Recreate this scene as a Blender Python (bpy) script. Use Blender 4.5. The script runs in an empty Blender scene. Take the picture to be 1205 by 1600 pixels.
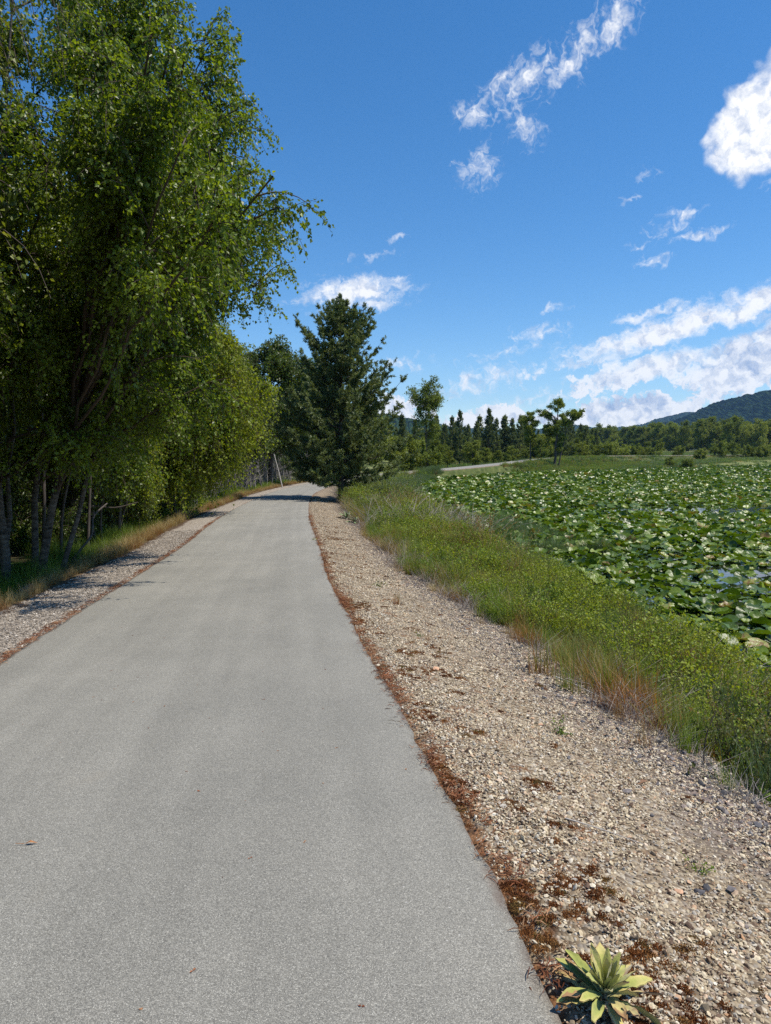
import bpy, math, random
import numpy as np
from mathutils import Vector, Matrix

S = bpy.context.scene
COL = S.collection
R = math.radians
# ------------------------------------------------------------------ camera
cd = bpy.data.cameras.new("camera"); cam = bpy.data.objects.new("camera", cd); COL.objects.link(cam)
cd.sensor_fit = 'VERTICAL'; cd.sensor_height = 24.0; cd.lens = 1111 / 1600 * 24.0
cd.clip_start = 0.05; cd.clip_end = 20000
cam.location = (0, 0, 1.5); cam.rotation_euler = (R(90 - 4.32), 0, 0)
S.camera = cam
# ------------------------------------------------------------------ light
SUN_EL, SUN_AZ = 62.0, 101.0          # azimuth clockwise from +Y
sl = bpy.data.lights.new("sun", 'SUN'); sl.energy = 4.6; sl.angle = R(0.53); sl.color = (1.0, .93, .82)
sun = bpy.data.objects.new("sun", sl); COL.objects.link(sun)
sd = Vector((math.sin(R(SUN_AZ)) * math.cos(R(SUN_EL)), math.cos(R(SUN_AZ)) * math.cos(R(SUN_EL)), math.sin(R(SUN_EL))))
sun.rotation_euler = sd.to_track_quat('Z', 'Y').to_euler()
S.view_settings.view_transform = 'Standard'; S.view_settings.look = 'None'
S.view_settings.exposure = 0.35; S.view_settings.gamma = 1
S.render.engine = 'CYCLES'
S.cycles.max_bounces = 6; S.cycles.diffuse_bounces = 3; S.cycles.glossy_bounces = 3
S.cycles.transmission_bounces = 4; S.cycles.volume_bounces = 0; S.cycles.transparent_max_bounces = 4
S.cycles.use_denoising = False
S.cycles.sample_clamp_indirect = 4


class NT:
    """tiny node-tree helper"""
    def __init__(s, tree):
        s.t = tree; s.n = tree.nodes; s.l = tree.links
    def node(s, kind, **kw):
        nd = s.n.new(kind)
        for k, v in kw.items():
            setattr(nd, k, v)
        return nd
    def put(s, sock, v):
        if hasattr(v, 'is_output'):
            s.l.new(v, sock)
        else:
            sock.default_value = v
    def math(s, op, a, b=0.0, c=None, clamp=False):
        nd = s.node('ShaderNodeMath', operation=op, use_clamp=clamp)
        s.put(nd.inputs[0], a); s.put(nd.inputs[1], b)
        if c is not None: s.put(nd.inputs[2], c)
        return nd.outputs[0]
    def vmath(s, op, a, b=None):
        nd = s.node('ShaderNodeVectorMath', operation=op)
        s.put(nd.inputs[0], a)
        if b is not None:
            s.put(nd.inputs[3 if op == 'SCALE' else 1], b)
        return nd.outputs[1 if op in ('LENGTH', 'DOT_PRODUCT') else 0]
    def noise(s, vec, scale, detail=2, rough=.5, dist=0.0, out=0):
        nd = s.node('ShaderNodeTexNoise'); s.put(nd.inputs['Vector'], vec)
        nd.inputs['Scale'].default_value = scale; nd.inputs['Detail'].default_value = detail
        nd.inputs['Roughness'].default_value = rough; nd.inputs['Distortion'].default_value = dist
        return nd.outputs[out]
    def voro(s, vec, scale, feature='F1', out='Distance', rnd=1.0):
        nd = s.node('ShaderNodeTexVoronoi', feature=feature); s.put(nd.inputs['Vector'], vec)
        nd.inputs['Scale'].default_value = scale; nd.inputs['Randomness'].default_value = rnd
        return nd.outputs[out]
    def ss(s, v, a, b, lo=0.0, hi=1.0):
        nd = s.node('ShaderNodeMapRange', interpolation_type='SMOOTHSTEP')
        s.put(nd.inputs[0], v); nd.inputs[1].default_value = a; nd.inputs[2].default_value = b
        nd.inputs[3].default_value = lo; nd.inputs[4].default_value = hi
        return nd.outputs[0]
    def mix(s, f, a, b, mode='MIX'):
        nd = s.node('ShaderNodeMix', data_type='RGBA', blend_type=mode)
        s.put(nd.inputs[0], f)
        s.put(nd.inputs[6], a if hasattr(a, 'is_output') else (*a, 1)); s.put(nd.inputs[7], b if hasattr(b, 'is_output') else (*b, 1))
        return nd.outputs[2]
    def ramp(s, f, stops, interp='LINEAR'):
        nd = s.node('ShaderNodeValToRGB'); s.put(nd.inputs[0], f); cr = nd.color_ramp; cr.interpolation = interp
        while len(cr.elements) < len(stops): cr.elements.new(.5)
        for e, (p, c) in zip(cr.elements, stops):
            e.position = p; e.color = (*c, 1)
        return nd.outputs[0]
    def attr(s, name, kind='GEOMETRY', out='Fac'):
        nd = s.node('ShaderNodeAttribute', attribute_type=kind, attribute_name=name)
        return nd.outputs[out]
    def bump(s, h, strength=.5, dist=.01):
        nd = s.node('ShaderNodeBump'); s.put(nd.inputs['Height'], h)
        nd.inputs['Strength'].default_value = strength; nd.inputs['Distance'].default_value = dist
        return nd.outputs[0]


# ------------------------------------------------------------------ world: sky with clouds
W = bpy.data.worlds.new("World"); S.world = W; W.use_nodes = True
w = NT(W.node_tree); w.n.clear()
sky = w.node('ShaderNodeTexSky', sky_type='NISHITA', sun_disc=False, sun_elevation=R(SUN_EL), sun_rotation=R(SUN_AZ))
sky.altitude = 600; sky.air_density = 1.0; sky.dust_density = 0.1; sky.ozone_density = 3.0
tc = w.node('ShaderNodeTexCoord').outputs['Generated']
sep = w.node('ShaderNodeSeparateXYZ'); w.l.new(tc, sep.inputs[0])
az = w.math('MULTIPLY', w.math('ARCTAN2', sep.outputs[0], sep.outputs[1]), 57.29578)
el = w.math('MULTIPLY', w.math('ARCSINE', sep.outputs[2]), 57.29578)
cmb = w.node('ShaderNodeCombineXYZ'); w.put(cmb.inputs[0], az); w.put(cmb.inputs[1], el)
P0 = cmb.outputs[0]
WISP = [(17.27, 29.26, 1.95, 1.01, 40, 1.0), (14.13, 27.6, 2.54, 0.98, 42, 1.0), (10.25, 26.59, 3.06, 1.1, 15, 0.95), (6.89, 24.76, 1.5, 0.79, 0, 0.8), (10.44, 23.89, 1.76, 0.79, -35, 0.85), (7.07, 21.37, 1.56, 1.19, 20, 0.8), (19.63, 20.21, 0.85, 0.38, 5, 0.8), (18.47, 18.67, 0.66, 0.22, 5, 0.6), (22.03, 17.29, 1.11, 0.39, 5, 0.7), (20.97, 16.45, 1.13, 0.52, 0, 0.7), (23.06, 15.72, 2.06, 0.34, 8, 0.85), (20.07, 14.23, 1.12, 0.36, 0, 0.8), (19.23, 15.52, 0.98, 0.22, 5, 0.6), (27.53, 18.19, 0.71, 0.32, 0, 0.6), (-0.63, 15.48, 2.05, 0.39, 10, 0.5), (0.88, 16.7, 0.77, 0.24, 5, 0.6), (1.15, 7.37, 2.44, 0.61, 10, 0.75), (7.58, 5.98, 3.63, 0.91, 14, 0.9), (12.46, 9.78, 2.04, 0.39, 5, 0.7), (13.11, 11.17, 1.06, 0.29, 5, 0.7), (9.94, 8.33, 3.72, 0.45, 10, 0.55), (10.98, 4.59, 2.3, 0.4, 12, 0.7), (13.42, 4.65, 2.46, 0.39, 14, 0.7), (-7.67, 12.21, 0.69, 0.25, 0, 0.5)]
FULL = [(-2.15, 12.87, 3.87, 1.34, 5, 0.85), (21.62, 9.37, 9.73, 1.09, 15, 0.9), (27.02, 10.71, 4.64, 0.93, 14, 0.9), (19.47, 6.49, 5.38, 1.03, 12, 0.85), (19.36, 10.51, 2.76, 0.41, 12, 0.6), (26.56, 6.6, 4.1, 2.07, 18, 1.15), (28.51, 8.0, 2.09, 2.09, 0, 1.1), (18.87, 3.28, 4.74, 1.23, 3, 1.0), (22.22, 3.58, 1.83, 0.82, 0, 0.9), (8.76, 3.23, 2.63, 0.86, 0, 1.0), (12.72, 3.04, 2.97, 0.69, 0, 0.8), (5.74, 2.84, 2.04, 0.72, 0, 0.8), (19.59, 1.73, 12.25, 0.85, 0, 0.6), (0.9, 3.87, 3.08, 1.03, 0, 0.8)]


def cloud_mask(coord, lst, grow):
    acc = None
    for (a, e, ra, re, rot, st) in lst:
        m = w.node('ShaderNodeMapping', vector_type='TEXTURE'); w.put(m.inputs[0], coord)
        m.inputs['Location'].default_value = (a, e, 0); m.inputs['Rotation'].default_value = (0, 0, R(rot))
        m.inputs['Scale'].default_value = (ra * grow, re * grow, 1)
        v = w.math('MULTIPLY_ADD', w.vmath('LENGTH', m.outputs[0]), -st, st)
        acc = v if acc is None else w.math('MAXIMUM', acc, v)
    return w.math('MAXIMUM', acc, -0.6)


nz1 = w.vmath('SCALE', w.vmath('SUBTRACT', w.noise(P0, .55, 3, .6, out=1), (.5, .5, .5)), 2.4)
Pw = w.vmath('ADD', P0, nz1)
M1 = cloud_mask(Pw, WISP, 1.55)
f1 = w.noise(Pw, 1.1, 7, .6, .7)
d1 = w.ss(w.math('MULTIPLY_ADD', w.math('SUBTRACT', f1, .5), 2.2, M1), .10, 1.25)
d1 = w.math('MULTIPLY', d1, .9)
nz2 = w.vmath('SCALE', w.vmath('SUBTRACT', w.noise(P0, .8, 4, .6, out=1), (.5, .5, .5)), 2.0)
Pq = w.vmath('ADD', P0, nz2)
M2 = cloud_mask(Pq, FULL, 1.38)
strk = w.node('ShaderNodeMapping', vector_type='TEXTURE'); w.put(strk.inputs[0], Pq)
strk.inputs['Rotation'].default_value = (0, 0, R(14)); strk.inputs['Scale'].default_value = (2.6, 1, 1)
f2a = w.noise(strk.outputs[0], 1.0, 7, .6, .3)
f2b = w.noise(Pq, .95, 7, .56, .2)
low = w.ss(el, 5.0, 8.5, 0, 1)
f2 = w.node('ShaderNodeMix'); w.put(f2.inputs[0], low); w.put(f2.inputs[2], f2b); w.put(f2.inputs[3], f2a)
f2 = f2.outputs[0]
d2h = w.ss(w.math('MULTIPLY_ADD', w.math('SUBTRACT', f2, .5), 1.5, M2), .04, .72)
d2l = w.ss(w.math('MULTIPLY_ADD', w.math('SUBTRACT', f2, .5), 1.5, M2), .16, .36)
d2 = w.node('ShaderNodeMix'); w.put(d2.inputs[0], low); w.put(d2.inputs[2], d2l); w.put(d2.inputs[3], d2h)
d2 = w.math('MULTIPLY', d2.outputs[0], .93)
# light from the upper right, grey undersides
off = w.vmath('ADD', Pq, (.35, .55, 0))
f2o = w.noise(off, .95, 7, .56, .2)
emb = w.math('MULTIPLY', w.math('SUBTRACT', f2b, f2o), 3.2)
M2o = cloud_mask(w.vmath('ADD', Pq, (-.1, -.9, 0)), FULL[5:9], 1.35)
thick = w.ss(w.math('ADD', M2o, 0.0), .15, .9)
sh = w.math('ADD', w.math('MULTIPLY', w.math('SUBTRACT', 1.0, thick), .42), w.math('MULTIPLY_ADD', emb, .75, .46), clamp=True)
ccol = w.mix(sh, (.36, .46, .66), (1.0, 1.0, 1.0))
skyc = w.node('ShaderNodeHueSaturation'); skyc.inputs['Saturation'].default_value = 1.3; skyc.inputs['Value'].default_value = 1.0
w.l.new(sky.outputs[0], skyc.inputs['Color'])
CL = 7.0
cbr = w.vmath('SCALE', ccol, CL)
nz3 = w.vmath('SCALE', w.vmath('SUBTRACT', w.noise(P0, .45, 3, .5, out=1), (.5, .5, .5)), 1.2)
Pr = w.vmath('ADD', P0, nz3)
M3 = cloud_mask(Pr, [(26.9, 21.9, 3.6, 2.9, 35, 1.0), (29.5, 23.6, 3.2, 3.0, 0, 1.0)], 1.3)
d3 = w.ss(w.math('MULTIPLY_ADD', w.math('SUBTRACT', w.noise(Pr, .8, 5, .5, .2), .5), .55, M3), .14, .42)
dens = w.math('MAXIMUM', w.math('MAXIMUM', d1, d2), w.math('MULTIPLY', d3, .97))
mixc = w.mix(dens, skyc.outputs[0], cbr)
bg = w.node('ShaderNodeBackground'); w.l.new(mixc, bg.inputs[0]); bg.inputs[1].default_value = 0.125
wo = w.node('ShaderNodeOutputWorld'); w.l.new(bg.outputs[0], wo.inputs[0])
W.cycles.sampling_method = 'MANUAL'; W.cycles.sample_map_resolution = 512

# ------------------------------------------------------------------ numpy helpers
def rng(seed): return np.random.default_rng(seed)

_perm = rng(99).random((256, 256))
def vnoise(x, y, sc=1.0, oct=1):
    x = np.asarray(x, float) * sc; y = np.asarray(y, float) * sc
    out = 0; amp = 1; tot = 0
    for o in range(oct):
        xi = np.floor(x).astype(int); yi = np.floor(y).astype(int); fx = x - xi; fy = y - yi
        fx = fx * fx * (3 - 2 * fx); fy = fy * fy * (3 - 2 * fy)
        g = lambda a, b: _perm[(xi + a) & 255, (yi + b) & 255]
        v = (g(0, 0) * (1 - fx) + g(1, 0) * fx) * (1 - fy) + (g(0, 1) * (1 - fx) + g(1, 1) * fx) * fy
        out = out + amp * v; tot += amp; amp *= .5; x = x * 2.03 + 17.3; y = y * 2.03 + 5.1
    return out / tot * 2 - 1

def mesh(name, V, F, mats, attrs=None, mi=None, smooth=False):
    """V (n,3); F (m,k) of one k, or list of such arrays"""
    V = np.asarray(V, np.float32)
    Fs = F if isinstance(F, list) else [F]
    Fs = [np.asarray(f, np.int32) for f in Fs if len(f)]
    me = bpy.data.meshes.new(name)
    me.vertices.add(len(V)); me.vertices.foreach_set('co', V.ravel())
    nl = sum(f.size for f in Fs); npol = sum(len(f) for f in Fs)
    me.loops.add(nl); me.polygons.add(npol)
    me.loops.foreach_set('vertex_index', np.concatenate([f.ravel() for f in Fs]))
    cnt = np.concatenate([np.full(len(f), f.shape[1], np.int32) for f in Fs])
    st = np.concatenate([[0], np.cumsum(cnt)[:-1]]).astype(np.int32)
    me.polygons.foreach_set('loop_start', st)
    if mi is not None: me.polygons.foreach_set('material_index', np.asarray(mi, np.int32))
    for m in (mats if isinstance(mats, (list, tuple)) else [mats]): me.materials.append(m)
    me.update(calc_edges=True)
    me.polygons.foreach_set('use_smooth', np.full(npol, smooth, bool))
    if attrs:
        for k, (dom, a) in attrs.items():
            at = me.attributes.new(k, 'FLOAT', dom); at.data.foreach_set('value', np.asarray(a, np.float32))
    me.validate()
    return me

def ob(name, me, parent=None, loc=(0, 0, 0), rz=0.0, sc=1.0, **props):
    o = bpy.data.objects.new(name, me); COL.objects.link(o)
    o.location = loc; o.rotation_euler = (0, 0, rz); o.scale = (sc, sc, sc) if not hasattr(sc, '__len__') else sc
    if parent: o.parent = parent
    for k, v in props.items():
        if v: o[k] = v
    return o

def empty(name, loc, label, category, group=None, rz=0.0, sc=1.0):
    return ob(name, None, None, loc, rz, sc, label=label, category=category, group=group)

def dup(src, loc, rz, sc, label, group=None):
    c = src.copy(); COL.objects.link(c); c.location = loc; c.rotation_euler = (0, 0, rz); c.scale = (sc, sc, sc) if not hasattr(sc, '__len__') else sc
    c['label'] = label
    if group: c['group'] = group
    for ch in list(src.children):
        k = ch.copy(); COL.objects.link(k); k.parent = c
        for g in list(ch.children):
            q = g.copy(); COL.objects.link(q); q.parent = k
    return c

def unit(a): return a / np.maximum(np.linalg.norm(a, axis=-1, keepdims=True), 1e-9)

class Acc:
    def __init__(s): s.V = []; s.F = []; s.n = 0; s.r = []; s.m = []
    def add(s, V, F, rnd=None, m=0):
        s.V.append(V); s.F.append(F + s.n); s.n += len(V)
        s.r.append(np.full(len(F), .5) if rnd is None else np.broadcast_to(rnd, (len(F),))); s.m.append(np.full(len(F), m))
    def build(s, name, mats, smooth=False):
        V = np.concatenate(s.V)
        ks = sorted(set(f.shape[1] for f in s.F))
        Fs, r, m = [], [], []
        for k in ks:
            Fs.append(np.concatenate([f for f in s.F if f.shape[1] == k]))
            r.append(np.concatenate([a for a, f in zip(s.r, s.F) if f.shape[1] == k]))
            m.append(np.concatenate([a for a, f in zip(s.m, s.F) if f.shape[1] == k]))
        return mesh(name, V, Fs, mats, {'rnd': ('FACE', np.concatenate(r))}, np.concatenate(m), smooth)

def tubes(P, Rd, sides=5):
    """P (N,K,3), Rd (N,K)"""
    P = np.asarray(P, float); N, K, _ = P.shape
    Rd = np.broadcast_to(Rd, (N, K))
    T = unit(np.gradient(P, axis=1))
    ref = np.where(np.abs(T[..., 2:3]) > .9, np.array([1., 0, 0]), np.array([0, 0, 1.]))
    A = unit(np.cross(T, ref)); B = np.cross(T, A)
    a = np.arange(sides) / sides * 2 * np.pi
    V = P[:, :, None, :] + Rd[:, :, None, None] * (A[:, :, None, :] * np.cos(a)[None, None, :, None] + B[:, :, None, :] * np.sin(a)[None, None, :, None])
    idx = np.arange(N * K * sides).reshape(N, K, sides)
    q = np.stack([idx[:, :-1, :], np.roll(idx, -1, 2)[:, :-1, :], np.roll(idx, -1, 2)[:, 1:, :], idx[:, 1:, :]], -1)
    return V.reshape(-1, 3), q.reshape(-1, 4)

def leaves(P, A, N, s, wid=.38, fold=.12):
    n = len(P); A = unit(A); N = unit(N); B = unit(np.cross(A, N)); N = np.cross(B, A); s = np.broadcast_to(s, (n,))[:, None]
    V = np.stack([P, P + A * s * .42 + B * s * wid + N * s * fold, P + A * s, P + A * s * .42 - B * s * wid + N * s * fold], 1).reshape(-1, 3)
    return V, np.arange(4 * n).reshape(n, 4)

def rdir(r, n): return unit(r.normal(size=(n, 3)))

# ------------------------------------------------------------------ terrain description
PC = np.array([(-.3, -9, 0), (-.6, -5, 0), (-.86, -1, 0), (-1.05, 1.78, 0), (-1.26, 3.3, -.04), (-1.63, 5.7, -.15), (-1.92, 7.6, -.21), (-2.44, 11.2, -.34), (-3.05, 16.1, -.44), (-3.68, 20.7, -.46), (-4.5, 27.5, -.52), (-5.45, 37, -.66), (-6.1, 46, -.75), (-6.2, 55, -.8), (-5.6, 64, -.78), (-3.8, 73, -.6), (0, 83, -.35), (5, 92, -.1), (11, 103, .15), (20.5, 125, .6), (31.5, 150, 1.25), (47, 180, 1.85), (70, 215, 2.3), (110, 255, 2.6), (170, 300, 3.2), (260, 350, 4.5)], float)
def catmull(P, n):
    out = []
    Q = np.vstack([2 * P[0] - P[1], P, 2 * P[-1] - P[-2]])
    for i in range(1, len(Q) - 2):
        p0, p1, p2, p3 = Q[i - 1:i + 3]
        for t in np.arange(n) / n:
            out.append(.5 * ((2 * p1) + (-p0 + p2) * t + (2 * p0 - 5 * p1 + 4 * p2 - p3) * t * t + (-p0 + 3 * p1 - 3 * p2 + p3) * t ** 3))
    out.append(P[-1]); return np.array(out)
PL = catmull(PC, 16)
PT = unit(np.gradient(PL[:, :2], axis=0)); PN = np.stack([PT[:, 1], -PT[:, 0]], 1)   # right normal
HALF = 1.5
WATER = -1.1
POND = np.array([(3.3, -10), (3.5, 0), (3.7, 5), (3.95, 8.4), (3.75, 12.4), (3.05, 21.8), (1.9, 35), (1.2, 46), (1.2, 58), (2.6, 72), (6.4, 92), (16.5, 113), (33, 128), (60, 158), (92, 198), (130, 243), (200, 262), (300, 220), (300, 40), (180, -40), (20, -30)], float)

def path_sd(x, y):
    x = np.ravel(x); y = np.ravel(y); d = np.empty(len(x)); z = np.empty(len(x))
    for i in range(0, len(x), 20000):
        X = x[i:i + 20000, None]; Y = y[i:i + 20000, None]
        D = (X - PL[None, :, 0]) ** 2 + (Y - PL[None, :, 1]) ** 2
        j = D.argmin(1)
        dx = x[i:i + 20000] - PL[j, 0]; dy = y[i:i + 20000] - PL[j, 1]
        side = dx * PN[j, 0] + dy * PN[j, 1]; al = dx * PT[j, 0] + dy * PT[j, 1]
        g = np.gradient(PL[:, 2]) / np.linalg.norm(np.gradient(PL[:, :2], axis=0), axis=1)
        z[i:i + 20000] = PL[j, 2] + np.clip(al, -3, 3) * g[j]
        far = np.sqrt(D.min(1)) > 6
        d[i:i + 20000] = np.where(far, np.sign(side) * np.sqrt(D.min(1)), side)
    return d, z          # signed distance from the centre line, right +

def pond_sd(x, y):       # negative inside
    x = np.ravel(x); y = np.ravel(y); best = np.full(len(x), 1e18); ins = np.zeros(len(x), bool)
    n = len(POND)
    for i in range(n):
        a = POND[i]; b = POND[(i + 1) % n]; e = b - a
        t = np.clip(((x - a[0]) * e[0] + (y - a[1]) * e[1]) / (e @ e), 0, 1)
        best = np.minimum(best, (x - a[0] - t * e[0]) ** 2 + (y - a[1] - t * e[1]) ** 2)
        c = (a[1] > y) != (b[1] > y)
        with np.errstate(divide='ignore', invalid='ignore'):
            ins ^= c & (x < (b[0] - a[0]) * (y - a[1]) / (b[1] - a[1]) + a[0])
    return np.where(ins, -1, 1) * np.sqrt(best) + .35 * vnoise(x, y, .35, 2)

def ground_z(x, y, full=False):
    shp = np.shape(x); x = np.ravel(np.asarray(x, float)); y = np.ravel(np.asarray(y, float))
    d, zp = path_sd(x, y); sdp = pond_sd(x, y)
    e = np.abs(d) - HALF                                   # distance outside the path edge
    B = -.85 + np.maximum(0, y - 150) * .0185 + .06 * vnoise(x, y, .3, 3) + np.clip((y - 60) / 100, 0, 1) * .3 * vnoise(x, y, .03, 2)
    B = B + np.clip((-d - 8) / 30, 0, 1) * .5 * vnoise(x, y, .06, 2)
    er = np.clip(e, 0, None)
    pr = zp - .012 - .05 * np.minimum(er, .3) - .21 * np.maximum(0, er - .3) - .18 * np.maximum(0, er - 2.1)
    pl = zp - .012 - .05 * np.minimum(er, 1.1) - .42 * np.maximum(0, er - 1.1)
    prof = np.where(d > 0, pr, pl)
    Lz = np.maximum(B, prof)
    k = .25; h = np.clip(.5 + .5 * (prof - B) / k, 0, 1); Lz = B * (1 - h) + prof * h + k * h * (1 - h)   # smooth max
    Lz = np.where(e < .6, np.where(e < 0, zp - .07, prof), Lz * np.clip((e - .6) / .6, 0, 1) + prof * (1 - np.clip((e - .6) / .6, 0, 1)))
    t = np.clip(sdp / 1.7, 0, 1)
    wet = WATER - .04 - .22 * np.clip(-sdp, 0, 2.5)
    Z = np.where(sdp < 0, wet, WATER - .04 + (Lz - WATER + .04) * t)
    Z = np.where(e < 1.5, np.maximum(Z, Lz), Z)
    rough = np.clip((e - .15) / .5, 0, 1)
    Z = Z + rough * (.018 * vnoise(x, y, 1.7, 3) + .008 * vnoise(x, y, 7, 2))
    if full: return Z.reshape(shp), d.reshape(shp), sdp.reshape(shp)
    return Z.reshape(shp)

def gz(x, y): return float(ground_z(np.array([x]), np.array([y]))[0])

# ------------------------------------------------------------------ materials
def new_mat(name):
    m = bpy.data.materials.new(name); m.use_nodes = True; t = NT(m.node_tree)
    b = t.n['Principled BSDF']; return m, t, b

def mat_plain(name, c, rough=.8, var=.25, sc=8.0, bump=.0, spec=.4):
    m, t, b = new_mat(name)
    co = t.node('ShaderNodeTexCoord').outputs['Object']
    n = t.noise(co, sc, 5, .6)
    c2 = tuple(x * (1 - var) for x in c); c3 = tuple(min(1, x * (1 + var)) for x in c)
    t.l.new(t.ramp(n, [(.3, c2), (.7, c3)]), b.inputs['Base Color'])
    b.inputs['Roughness'].default_value = rough; b.inputs['Specular IOR Level'].default_value = spec
    if bump: t.l.new(t.bump(n, bump, .01), b.inputs['Normal'])
    return m

def mat_leaf(name, dark, mid, light, trans=.35, rough=.42, clump=1.2, spec=.5, dry=None, inst=False, wc=.12):
    """per-face value rnd, clump noise, and light passing through the blade"""
    m, t, b = new_mat(name)
    co = t.node('ShaderNodeTexCoord').outputs['Object']
    n = t.noise(co, clump, 3, .6)
    f = t.math('ADD', t.math('MULTIPLY', n, .7), t.math('MULTIPLY', t.attr('rnd'), .65))
    f = t.math('SUBTRACT', f, .18)
    if inst:
        oi = t.node('ShaderNodeObjectInfo').outputs['Random']
        gp_ = t.node('ShaderNodeNewGeometry').outputs['Position']
        wn_ = t.noise(gp_, wc, 4, .6)
        f = t.math('ADD', f, t.math('MULTIPLY', t.math('SUBTRACT', oi, .5), .35))
        f = t.math('ADD', f, t.math('MULTIPLY', t.math('SUBTRACT', wn_, .5), 1.5))
    stops = [(.2, dark), (.5, mid), (.85, light)]
    if dry: stops.append((.97, dry))
    c = t.ramp(f, stops)
    t.l.new(c, b.inputs['Base Color']); b.inputs['Roughness'].default_value = rough; b.inputs['Specular IOR Level'].default_value = spec
    tr = t.node('ShaderNodeBsdfTranslucent')
    tcx = t.mix(1.0, c, (1.5, 1.35, .45), 'MULTIPLY'); t.l.new(tcx, tr.inputs[0])
    mx = t.node('ShaderNodeMixShader'); mx.inputs[0].default_value = trans
    t.l.new(b.outputs[0], mx.inputs[1]); t.l.new(tr.outputs[0], mx.inputs[2])
    t.l.new(mx.outputs[0], t.n['Material Output'].inputs[0])
    return m

def mat_bark(name, c1, c2, birch=False):
    m, t, b = new_mat(name)
    co = t.node('ShaderNodeTexCoord').outputs['Object']
    mp = t.node('ShaderNodeMapping'); t.l.new(co, mp.inputs[0]); mp.inputs['Scale'].default_value = (6, 6, 22) if birch else (14, 14, 3)
    n = t.noise(mp.outputs[0], 1.0, 6, .65, .4)
    if birch:
        n2 = t.noise(co, 3.0, 3, .6)
        v = t.math('ADD', t.math('MULTIPLY', n, .75), t.math('MULTIPLY', n2, .35))
        c = t.ramp(v, [(.40, (.02, .018, .015)), (.50, c1), (.75, c2)])
    else:
        c = t.ramp(n, [(.3, c1), (.7, c2)])
    t.l.new(c, b.inputs['Base Color']); b.inputs['Roughness'].default_value = .85; b.inputs['Specular IOR Level'].default_value = .25
    t.l.new(t.bump(n, .7, .02), b.inputs['Normal'])
    return m

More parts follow.
